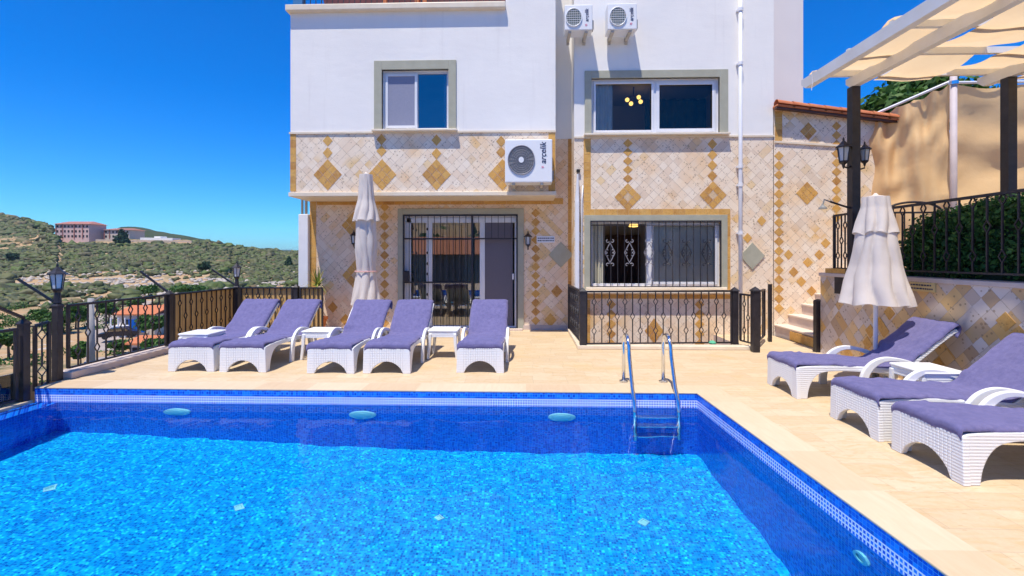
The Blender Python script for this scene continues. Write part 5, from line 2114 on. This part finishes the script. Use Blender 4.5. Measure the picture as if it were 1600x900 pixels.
# tan cloth screens behind the terrace
def screen(pts, z0, ztops, label, mt='screen_cloth', seed=1):
    a, b = pts
    t = empty('cloth_screen', ((a[0] + b[0]) / 2, (a[1] + b[1]) / 2, z0), label, 'screen')
    n, k = 48, 30
    d_ = (Vector((*b, 0)) - Vector((*a, 0)))
    nr = Vector((-d_.y, d_.x, 0)).normalized()
    vs = []
    for j in range(k + 1):
        for i in range(n + 1):
            u = i / n; v = j / k
            zt = ztops[0] * (1 - u) + ztops[1] * u
            sag = -.05 * abs(math.sin(u * math.pi * 5)) * v ** 6
            P = Vector((a[0], a[1], 0)) + d_ * u
            off = .20 * MN.noise((u * 3, v * 2 + u * 2, seed)) + .13 * MN.noise((u * 3 + v * 5, v * 7 - u * 4, seed + 9)) + .05 * MN.noise((u * 6, v * 3 + u * 3, seed)) + .03 * math.sin(u * 40 + 3 * math.sin(v * 5)) * (v ** 2) + .05 * MN.noise((u * 2, v * 9, seed + 4)) * (1 - v)
            P = P + nr * off
            vs.append((P.x, P.y, z0 + (zt - z0) * v + sag))
    m = MB(); m.add(vs, [(j * (n + 1) + i, j * (n + 1) + i + 1, (j + 1) * (n + 1) + i + 1, (j + 1) * (n + 1) + i) for j in range(k) for i in range(n)])
    m.build('cloth', M[mt], t, smooth=True)
    m = MB(); m.tube([(a[0], a[1], ztops[0] + .03), (b[0], b[1], ztops[1] + .03)], .025, 8); m.build('top_rail', M['pvc'], t)
    return t


SXX = X(1485, 8.4)
zs1 = Z(130, 8.4, 1485)
screen(((onY(1350, 402, 9.06).x, 9.06), (SXX, 8.4)), .95, (onY(1350, 188, 9.06).z, zs1), 'tan cloth screen running back from the white pole', seed=2)
screen(((SXX + .04, 8.4), (13.5, 8.4)), .95, (zs1 - .02, zs1 - .02), 'tan cloth screen to the right of the white pole', seed=6)
t = empty('screen_pole', (SXX, 8.36, .98), 'white painted steel pole between the two cloth screens', 'pole')
m = MB(); m.tube([(SXX, 8.34, .98), (SXX, 8.34, zs1 + .1)], .05, 12); m.build('shaft', noisy('dusty_mauve_paint', (.50, .43, .44), (.58, .50, .50), 5, .6, 0), t, smooth=True)
m = MB(); m.lathe((SXX, 8.34, zs1 - .02), [(.07, -.03), (.07, .03)], 12); m.build('collar', M['chrome'], t)

# iron bench back on the terrace, part seen over the hedge
t = empty('iron_bench', (6.9, 7.6, .99), 'black iron bench with arched back behind the hedge', 'bench')
c0 = onY(1428, 327, 7.4)
m = MB()
pts = [(c0.x + .42 * math.cos(math.pi * k / 14), 7.4, c0.z - .05 + .16 * math.sin(math.pi * k / 14)) for k in range(15)]
m.tube(pts, .018, 6); m.tube([(c0.x - .6, 7.4, c0.z - .05), (c0.x + .6, 7.4, c0.z - .05)], .016, 6); m.tube([(c0.x - .6, 7.4, c0.z - .5), (c0.x + .6, 7.4, c0.z - .5)], .016, 6)
for k in range(-4, 5): m.tube([(c0.x + k * .14, 7.4, c0.z - .5), (c0.x + k * .14, 7.4, c0.z - .05)], .009, 5)
m.build('backrest', M['black'], t)
m = MB(); m.box(c0.x - .6, c0.x + .6, 7.05, 7.45, 1.42, 1.46); m.build('seat', M['black'], t)
for sx in (-.57, .57):
    for yy in (7.08, 7.4):
        m = MB(); m.tube([(c0.x + sx, yy, .99), (c0.x + sx, yy, 1.44 if yy < 7.2 else c0.z - .05)], .018, 6); m.build('leg', M['black'], t)
t = empty('iron_chair', (6.9, 5.8, .99), 'black ornate iron chair behind the second pergola post', 'chair')
c0 = onY(1592, 340, 6.1)
m = MB()
for dx in (-.26, .26): m.box(c0.x + dx - .02, c0.x + dx + .02, 6.08, 6.12, .99, c0.z + .25)
for dz in (.25, .02, -.22): m.box(c0.x - .26, c0.x + .26, 6.085, 6.115, c0.z + dz - .014, c0.z + dz + .014)
scroll(m, c0.x - .12, c0.z + .13, .1, .1, 6.1, .012); scroll(m, c0.x + .12, c0.z + .13, .1, .1, 6.1, .012)
m.build('backrest', M['black'], t)
m = MB(); m.box(c0.x - .27, c0.x + .27, 5.6, 6.08, 1.40, 1.45); m.build('seat', M['black'], t)
for dx in (-.25, .25):
    m = MB(); m.box(c0.x + dx - .018, c0.x + dx + .018, 5.62, 5.66, .99, 1.40); m.build('leg', M['black'], t)

# clipped hedge in the planter
t = empty('clipped_hedge', (5.05, 4.9, 1.16), 'dense clipped green hedge growing in the planter behind the railing', 'hedge')
cs = []
hr = random.Random(3)
for k in range(30):
    y = 3.5 + 2.62 * k / 29
    tz = .82 - .34 * max(0, (y - 5.45) / .6) ** 2 + .05 * MN.noise((y * 2.5, 0, 3))
    for q in range(3):
        cs.append(((4.86 + hr.uniform(-.06, .1), y, 1.22 + tz * hr.uniform(.1, .75)), (.18, .22, .24)))
        cs.append(((4.85 + hr.uniform(-.02, .55), y, 1.2 + tz - .14 + hr.uniform(-.04, .05)), (.24, .20, .16)))
V, F = leaves(cs, 0, 46000, .030, seed=5, shell=.75)
V = V - np.array(t.location)
tri_mesh('foliage', V, F, M['hedge'], t)
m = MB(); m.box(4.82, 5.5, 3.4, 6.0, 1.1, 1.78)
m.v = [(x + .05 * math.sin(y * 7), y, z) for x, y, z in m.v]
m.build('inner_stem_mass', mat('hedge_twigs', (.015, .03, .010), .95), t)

# tree beyond the screen
P = atD(1400, 160, 12.5)
t = empty('garden_tree', (P.x, P.y, .9), 'green leafy tree rising behind the tan cloth screen', 'tree')
m = MB(); m.tube([(0, 0, 0), (.1, 0, 2), (0, .1, P.z - .9)], [.14, .11, .05], 8)
for k in range(5):
    a_ = k * 1.3; m.tube([(0, 0, 2.2 + .3 * k), (1.2 * math.cos(a_), .6 * math.sin(a_), 3.4 + .3 * k)], [.05, .02], 6)
m.build('trunk', M['bark'], t, local=True, smooth=True)
cs = []
tg = random.Random(12)
for px, py, r in ((1372, 168, .42), (1395, 152, .5), (1420, 142, .55), (1445, 136, .5), (1468, 134, .4), (1385, 178, .5), (1410, 172, .7), (1440, 165, .8), (1475, 160, .8), (1500, 165, .8)):
    Q = atD(px, py, 12.5 + tg.uniform(-.6, .6))
    cs.append(((Q.x - P.x, Q.y - P.y, Q.z - .9), (r, r, r * .8)))
V, F = leaves(cs, 0, 5200, .11, seed=9, shell=.3, elong=2.2)
tri_mesh('crown', V, F, M['tree'], t)


# ------------------------------------------------------------------ sun loungers
LW = .29


def lounger_proto():
    t = empty('sun_lounger', (0, 0, 0))
    seat = [(0.03, .325), (.2, .335), (.5, .325), (.85, .305), (1.02, .30)]
    back = [(1.02, .30), (1.2, .42), (1.4, .59), (1.54, .70), (1.585, .725)]
    # foot panel with its arch
    m = MB()
    n = 14
    arch = [(-LW + .085 + (2 * LW - .17) * k / n, 0.15 * math.sin(math.pi * k / n) ** .6) for k in range(n + 1)]
    for k in range(n):
        (xa, za), (xb_, zb_) = arch[k], arch[k + 1]
        m.prism([(xa, za), (xb_, zb_), (xb_, .315), (xa, .315)], 'y', -.014, .03)
    m.prism([(-LW - .01, 0), (-LW + .085, 0), (-LW + .085, .315), (-LW, .315)], 'y', -.014, .03)
    m.prism([(LW + .01, 0), (LW - .085, 0), (LW - .085, .315), (LW, .315)], 'y', -.014, .03)
    m.build('foot_panel', M['wicker'], t, local=True, bevel=.006)
    for s in (-1, 1):
        x0, x1 = (s * LW, s * (LW - .045))
        m = MB()
        # side: foot, curved rail, back to the rear
        inner = [(.10, 0), (.115, .10), (.16, .20), (.24, .265), (.40, .285), (.70, .275), (1.0, .255), (1.35, .25)]
        outer = [(0.0, 0), (.0, .14), (.0, .26), (.03, .325), (.40, .34), (.70, .33), (1.0, .31), (1.35, .30)]
        m.strip(inner, outer, 'x', min(x0, x1), max(x0, x1), 4)
        m.build('side_rail', M['wicker'], t, local=True, bevel=.008)
        m = MB()
        xa, xb_ = sorted((s * (LW + .003), s * (LW + .042)))
        arm_o = [(.58, 0), (.585, .12), (.62, .27), (.68, .36), (.76, .415), (.86, .44), (.98, .43), (1.10, .40), (1.22, .345), (1.32, .285)]
        arm_i = [(.66, 0), (.665, .11), (.695, .25), (.745, .325), (.81, .375), (.88, .395), (.97, .39), (1.07, .36), (1.17, .305), (1.26, .255)]
        m.strip(arm_i, arm_o, 'x', xa, xb_, 4)
        m.build('armrest', M['plastic'], t, local=True, bevel=.008)
        m = MB()
        xa, xb_ = sorted((s * (LW - .01), s * (LW - .055)))
        m.strip([(1.24, .27), (1.27, .14), (1.28, 0)], [(1.34, .27), (1.36, .14), (1.36, 0)], 'x', xa, xb_)
        m.build('leg', M['wicker'], t, local=True, bevel=.006)
        m = MB()
        xa, xb_ = sorted((s * (LW - .005), s * (LW - .05)))
        lo = [(y + .028, z - .03) for y, z in back]
        m.strip(lo, back, 'x', xa, xb_)
        m.build('back_frame', M['wicker'], t, local=True, bevel=.006)
    m = MB()
    pr = seat
    m.strip([(y, z - .012) for y, z in pr], pr, 'x', -LW + .02, LW - .02)
    m.build('seat', M['sling'], t, local=True)
    m = MB()
    m.strip([(y + .01, z - .014) for y, z in back], [(y, z - .002) for y, z in back], 'x', -LW + .045, LW - .045)
    m.build('backrest', M['sling'], t, local=True)
    m = MB(); m.box(-LW + .05, LW - .05, 1.53, 1.6, .67, .715); m.build('head_rail', M['wicker'], t, local=True, bevel=.01)
    m = MB(); m.box(-LW + .05, LW - .05, 1.0, 1.04, .2, .25); m.build('cross_bar', M['wicker'], t, local=True, bevel=.006)
    return t


def towel_obj(seed, label, loc, rz, group, skew=0, hang=.045, folds=1.0):
    prof = [(-.012, .345 - hang), (-.022, .36 - hang * .35), (-.012, .372), (.03, .382), (.15, .375), (.32, .368), (.5, .362), (.68, .35), (.85, .338), (.97, .332),
            (1.03, .343), (1.10, .39), (1.18, .455), (1.28, .54), (1.38, .628), (1.48, .715), (1.54, .762), (1.58, .785), (1.61, .780), (1.625, .75), (1.61, .70), (1.58, .655)]
    # resample smoothly
    S = [0]
    for i in range(1, len(prof)): S.append(S[-1] + math.hypot(prof[i][0] - prof[i - 1][0], prof[i][1] - prof[i - 1][1]))
    nS, nx = 72, 22
    ws = LW - .002
    vs = []
    g = random.Random(seed)
    fl = [(g.uniform(.1, 1.5), g.uniform(-.6, .6), g.uniform(.007, .017), g.uniform(.014, .036)) for _ in range(int(11 * folds))]
    for j in range(nS + 1):
        s_ = S[-1] * j / nS
        y = lerp(s_, S, [p[0] for p in prof]); z = lerp(s_, S, [p[1] for p in prof])
        for i in range(nx + 1):
            u = -1 + 2 * i / nx
            wv = 1 + .045 * MN.noise((s_ * 3, u, seed)) + (.02 * MN.noise((s_ * 9, seed, u > 0)))
            x = u * ws * wv + skew * (s_ - .8) * .03
            dz = .010 * MN.noise((u * 2, s_ * 4, seed)) + .006 * MN.noise((u * 5, s_ * 9, seed + 7)) + .006 * MN.noise((u * 1.3 + s_ * 2, s_ * 11, seed + 3))
            for (fs_, sl, am, wd) in fl:
                dd = (s_ - fs_) - sl * u * .25
                dz += am * math.exp(-(dd / wd) ** 2) * (.5 + .5 * math.cos(u * 2 + fs_ * 7))
            dz += .010 * math.exp(-((u - .35 - .15 * math.sin(s_ * 3 + seed)) / .05) ** 2) * (.5 + .5 * math.sin(s_ * 4 + seed)) - .008 * math.exp(-((u + .4 + .12 * math.sin(s_ * 2.3 + seed * 2)) / .06) ** 2)
            edge = max(0, abs(u) - .86) / .14
            dz -= .028 * edge ** 1.5
            if y > 1.0 and s_ < S[-4]:
                vs.append((x, y - dz * .6, z + dz * .8))
            else:
                vs.append((x, y, z + dz))
    k = nx + 1
    m = MB(); m.add(vs, [(j * k + i, j * k + i + 1, (j + 1) * k + i + 1, (j + 1) * k + i) for j in range(nS) for i in range(nx)])
    o = m.build('towel', M['towel'], local=True, smooth=True, loc=loc)
    o.rotation_euler = (0, 0, rz)
    md = o.modifiers.new('thick', 'SOLIDIFY'); md.thickness = .010; md.offset = -1
    tag(o, label, 'towel', group)
    return o


def foot_row(pl, pr):
    """foot line from the two picture points of the front feet"""
    a, b = onZ(*pl), onZ(*pr)
    return a, b


LEFT = [((263, 580), (336, 581), 'white sun lounger nearest the lantern post, first in the row of five'),
        ((342, 581), (418, 582), 'white sun lounger second in the row from the fence'),
        ((481, 583), (553, 584), 'white sun lounger in front of the closed parasol by the house'),
        ((568, 583), (641, 584), 'white sun lounger in front of the iron gated door half'),
        ((714, 582), (787, 583), 'white sun lounger at the right end of the row of five, standing alone')]
RIGHT = [((1200, 600), (1250, 623), 'white sun lounger before the planter wall, its foot below the wide parasol'),
         ((1307, 650), (1377, 692), 'white sun lounger in the middle of the right hand three'),
         ((1393, 704), (1501, 756), 'white sun lounger closest to the camera, its head out of frame')]
TL = ['purple towel on the lounger nearest the lantern post', 'purple towel on the second lounger from the fence', 'purple towel on the lounger in front of the house side parasol',
      'creased purple towel on the lounger before the iron gated door', 'purple towel on the lone lounger before the screened door half',
      'purple towel on the lounger beside the pergola parasol', 'purple towel on the middle lounger of the right hand three', 'purple towel on the lounger closest to the camera']
proto = None
idx = 0
for (pl, pr, lb) in LEFT + RIGHT:
    a, b = onZ(*pl), onZ(*pr)
    right = idx >= 5
    c0 = (a + b) / 2
    if right: c0.x = 2.78
    rz = -math.pi / 2 if right else 0
    if proto is None: o = proto = lounger_proto()
    else: o = copy_tree(proto)
    o.location = (c0.x, c0.y, 0); o.rotation_euler = (0, 0, rz)
    tag(o, lb, 'sun lounger', 'white sun loungers round the pool')
    towel_obj(31 + idx * 3, TL[idx], (c0.x, c0.y, 0), rz, 'purple towels on the loungers', skew=(0, .6, .8, -.4, .2, .4, -.5, .3)[idx], folds=(1, 1, 1.3, 2, .8, 1, 1, .8)[idx])
    idx += 1


# ------------------------------------------------------------------ side tables
def table_proto():
    t = empty('side_table', (0, 0, 0))
    m = MB()
    m.box(-.215, .215, -.2, .2, .385, .41)
    m.build('table_top', M['plastic'], t, local=True, bevel=.012)
    m = MB(); m.box(-.195, .195, -.19, -.17, .31, .386); m.box(-.195, .195, .17, .19, .31, .386); m.box(-.2, -.18, -.17, .17, .31, .386); m.box(.18, .2, -.17, .17, .31, .386)
    m.build('apron', M['wicker'], t, local=True)
    for sx in (-1, 1):
        for sy_ in (-1, 1):
            m = MB()
            m.strip([(sx * .155, .36), (sx * .165, .2), (sx * .19, 0)], [(sx * .2, .36), (sx * .205, .2), (sx * .225, 0)], 'y', sy_ * .19 - .02, sy_ * .19 + .02)
            m.build('leg', M['plastic'], t, local=True, bevel=.006)
    return t


TB = [(317, 519, .40, 'white side table left of the first lounger by the fence'), (503, 515, .40, 'white side table between the second and third loungers'),
      (695, 514, .40, 'white side table left of the lone lounger before the door')]
tp = None
for px, py, z, lb in TB:
    P = onZ(px, py, z)
    if tp is None: o = tp = table_proto()
    else: o = copy_tree(tp)
    o.location = (P.x, P.y, 0)
    tag(o, lb, 'side table', 'white side tables beside the loungers')
o = copy_tree(tp); o.location = (3.80, 4.60, 0); o.rotation_euler = (0, 0, math.pi / 2)
tag(o, 'white side table between two loungers under the planter wall', 'side table', 'white side tables beside the loungers')


# ------------------------------------------------------------------ closed parasols
def parasol(loc, ztop, tiers, label, seed, pole_r=.024, cap=True):
    """tiers: list of (radius,z) profiles, each a cloth layer"""
    t = empty('parasol', loc, label, 'parasol', 'closed white parasols')
    m = MB(); m.lathe((0, 0, 0), [(.24, 0), (.24, .05), (.08, .07), (.035, .09), (.035, .3)], 20); m.build('base', M['grey'], t, local=True)
    m = MB(); m.tube([(0, 0, .05), (0, 0, ztop)], pole_r, 12); m.build('pole', M['pvc'], t, local=True, smooth=True)
    for li, prof in enumerate(tiers):
        n = 96; rows = 34
        S = [p[1] for p in prof][::-1]; Rr = [p[0] for p in prof][::-1]
        vs = []
        z0, z1 = S[0], S[-1]
        for j in range(rows + 1):
            z = z0 + (z1 - z0) * j / rows
            r = lerp(z, S, Rr)
            for k in range(n):
                a = 2 * math.pi * k / n
                dn = (z1 - z) / (z1 - z0)
                tw = .30 * MN.noise((z * 1.3, seed, 0)) + .28 * MN.noise((math.cos(a), math.sin(a), z * 2.5 + seed))
                fold_ = abs(math.sin(4 * (a + tw) + seed)) ** .7
                A_ = .13 + .15 * dn
                f = 1 - A_ * .6 + A_ * fold_ + .05 * MN.noise((math.cos(a) * 3, math.sin(a) * 3, z * 3 + seed)) + .07 * dn * MN.noise((math.cos(a) * 1.5, math.sin(a) * 1.5, seed * 3))
                zz = z + (.03 * fold_ - .02 + .03 * MN.noise((math.cos(a) * 2, math.sin(a) * 2, seed))) * dn ** 5
                vs.append((r * f * math.cos(a), r * f * math.sin(a), zz))
        fs = [(j * n + k, j * n + (k + 1) % n, (j + 1) * n + (k + 1) % n, (j + 1) * n + k) for j in range(rows) for k in range(n)]
        m = MB(); m.add(vs, fs)
        m.build('canopy' if li == 0 else 'valance', M['canvas'], t, local=True, smooth=True)
    m = MB(); r_ = tiers[-1][0][0]; m.lathe((0, 0, ztop - .015), [(r_ * .9, 0), (r_ * .8, .02), (.03, .035), (.01, .06)], 20); m.build('cap', M['canvas'], t, local=True, smooth=True)
    return t


YP = 8.3
k = YP / FPX
P = onY(572, 402, YP)
zt = Z(273, YP, 570)
t = parasol((P.x, YP, 0), zt,
        [[(.10, zt - .1), (.125, zt - .45), (.165, Z(345, YP)), (.18, Z(385, YP)), (.145, Z(424, YP)), (.19, Z(448, YP)), (.25, Z(476, YP))],
         [(.11, zt), (.118, zt - .2), (.135, zt - .45), (.175, Z(327, YP)), (.215, Z(345, YP))]],
        'tall slim closed white parasol standing against the house wall', 1.0)
m = MB(); pts = [(.185 * math.cos(a_ * .4), .185 * math.sin(a_ * .4), Z(424, YP)) for a_ in range(17)]; m.tube(pts, .012, 6); m.build('tie', mat('pink_tie', (.7, .4, .36), .8), t, local=True)
YP2 = 5.45
P = onY(1368, 402, YP2)
def z2(py): return Z(py, YP2, 1362)
zt = z2(308)
t = parasol((P.x, YP2, 0), zt,
        [[(.10, zt - .08), (.165, z2(352)), (.20, z2(385)), (.225, z2(415)), (.265, z2(440)), (.315, z2(476))],
         [(.125, zt), (.135, zt - .12), (.17, z2(345)), (.195, z2(366))]],
        'short wide closed white parasol between the pergola and the right loungers', 2.4, .022)

# ------------------------------------------------------------------ potted palm
P = onY(497, 402, 9.15)
t = empty('potted_palm', (P.x, 9.15, 0), 'small yellow green palm in an orange clay pot at the house corner', 'potted plant')
m = MB(); m.lathe((0, 0, 0), [(.11, 0), (.16, .22), (.185, .24), (.185, .285), (.15, .285), (.14, .25)], 20); m.build('pot', M['pot'], t, local=True, smooth=False)
m = MB(); m.tube([(-.02, 0, .24), (-.05, 0, .6), (-.01, 0, .88)], [.022, .018, .016], 7); m.tube([(.04, 0, .24), (.03, 0, .55), (0.0, 0, .85)], [.018, .015, .012], 7); m.build('stem', M['beam'], t, local=True, smooth=True)
m = MB(); pg = random.Random(4)
for k_ in range(60):
    a_ = pg.uniform(0, 6.28); el = pg.uniform(.2, 1.4); L_ = pg.uniform(.32, .52)
    d0 = Vector((math.cos(a_) * math.cos(el), math.sin(a_) * math.cos(el), math.sin(el)))
    pts = []
    for q in range(6):
        u = q / 5; pts.append(Vector((-.01, 0, .88)) + d0 * (L_ * u) + Vector((0, 0, -.28 * u * u * L_ * 2.4 * math.cos(el))))
    sd = d0.cross(Vector((0, 0, 1))).normalized()
    vs = []
    for q, p_ in enumerate(pts):
        w_ = .013 * (1 - (q / 5) ** 2) + .001
        vs += [p_ - sd * w_, p_ + sd * w_]
    m.add(vs, [(2 * q, 2 * q + 1, 2 * q + 3, 2 * q + 2) for q in range(5)])
m.build('fronds', M['palm'], t, local=True)

# glass splash pane at the pool corner
m = MB()
ga, gb = onZ(24, 640, -.14), onZ(46, 622, -.14)
m.beam((PX0 - .34, 4.55, .02), (PX0 - .34, 5.05, .02), .012, .34)
tag(m.build('glass_pane', M['glass_clear']), 'low clear glass pane at the pool overflow corner', 'glass panel')

# ------------------------------------------------------------------ the air
hz = bpy.data.materials.new('haze'); hz.use_nodes = True
ht = hz.node_tree; ht.nodes.clear()
ho = ht.nodes.new('ShaderNodeOutputMaterial'); hv = ht.nodes.new('ShaderNodeVolumePrincipled')
hv.inputs['Color'].default_value = (.62, .80, 1, 1)
hv.inputs['Density'].default_value = .00011
hv.inputs['Anisotropy'].default_value = .2
ht.links.new(hv.outputs[0], ho.inputs['Volume'])
m = MB(); m.box(-7000, 7000, -7000, 7000, -75, 130)
o = m.build('haze', hz, kind='stuff')
tag(o, 'thin blue summer haze over the valley', 'haze')
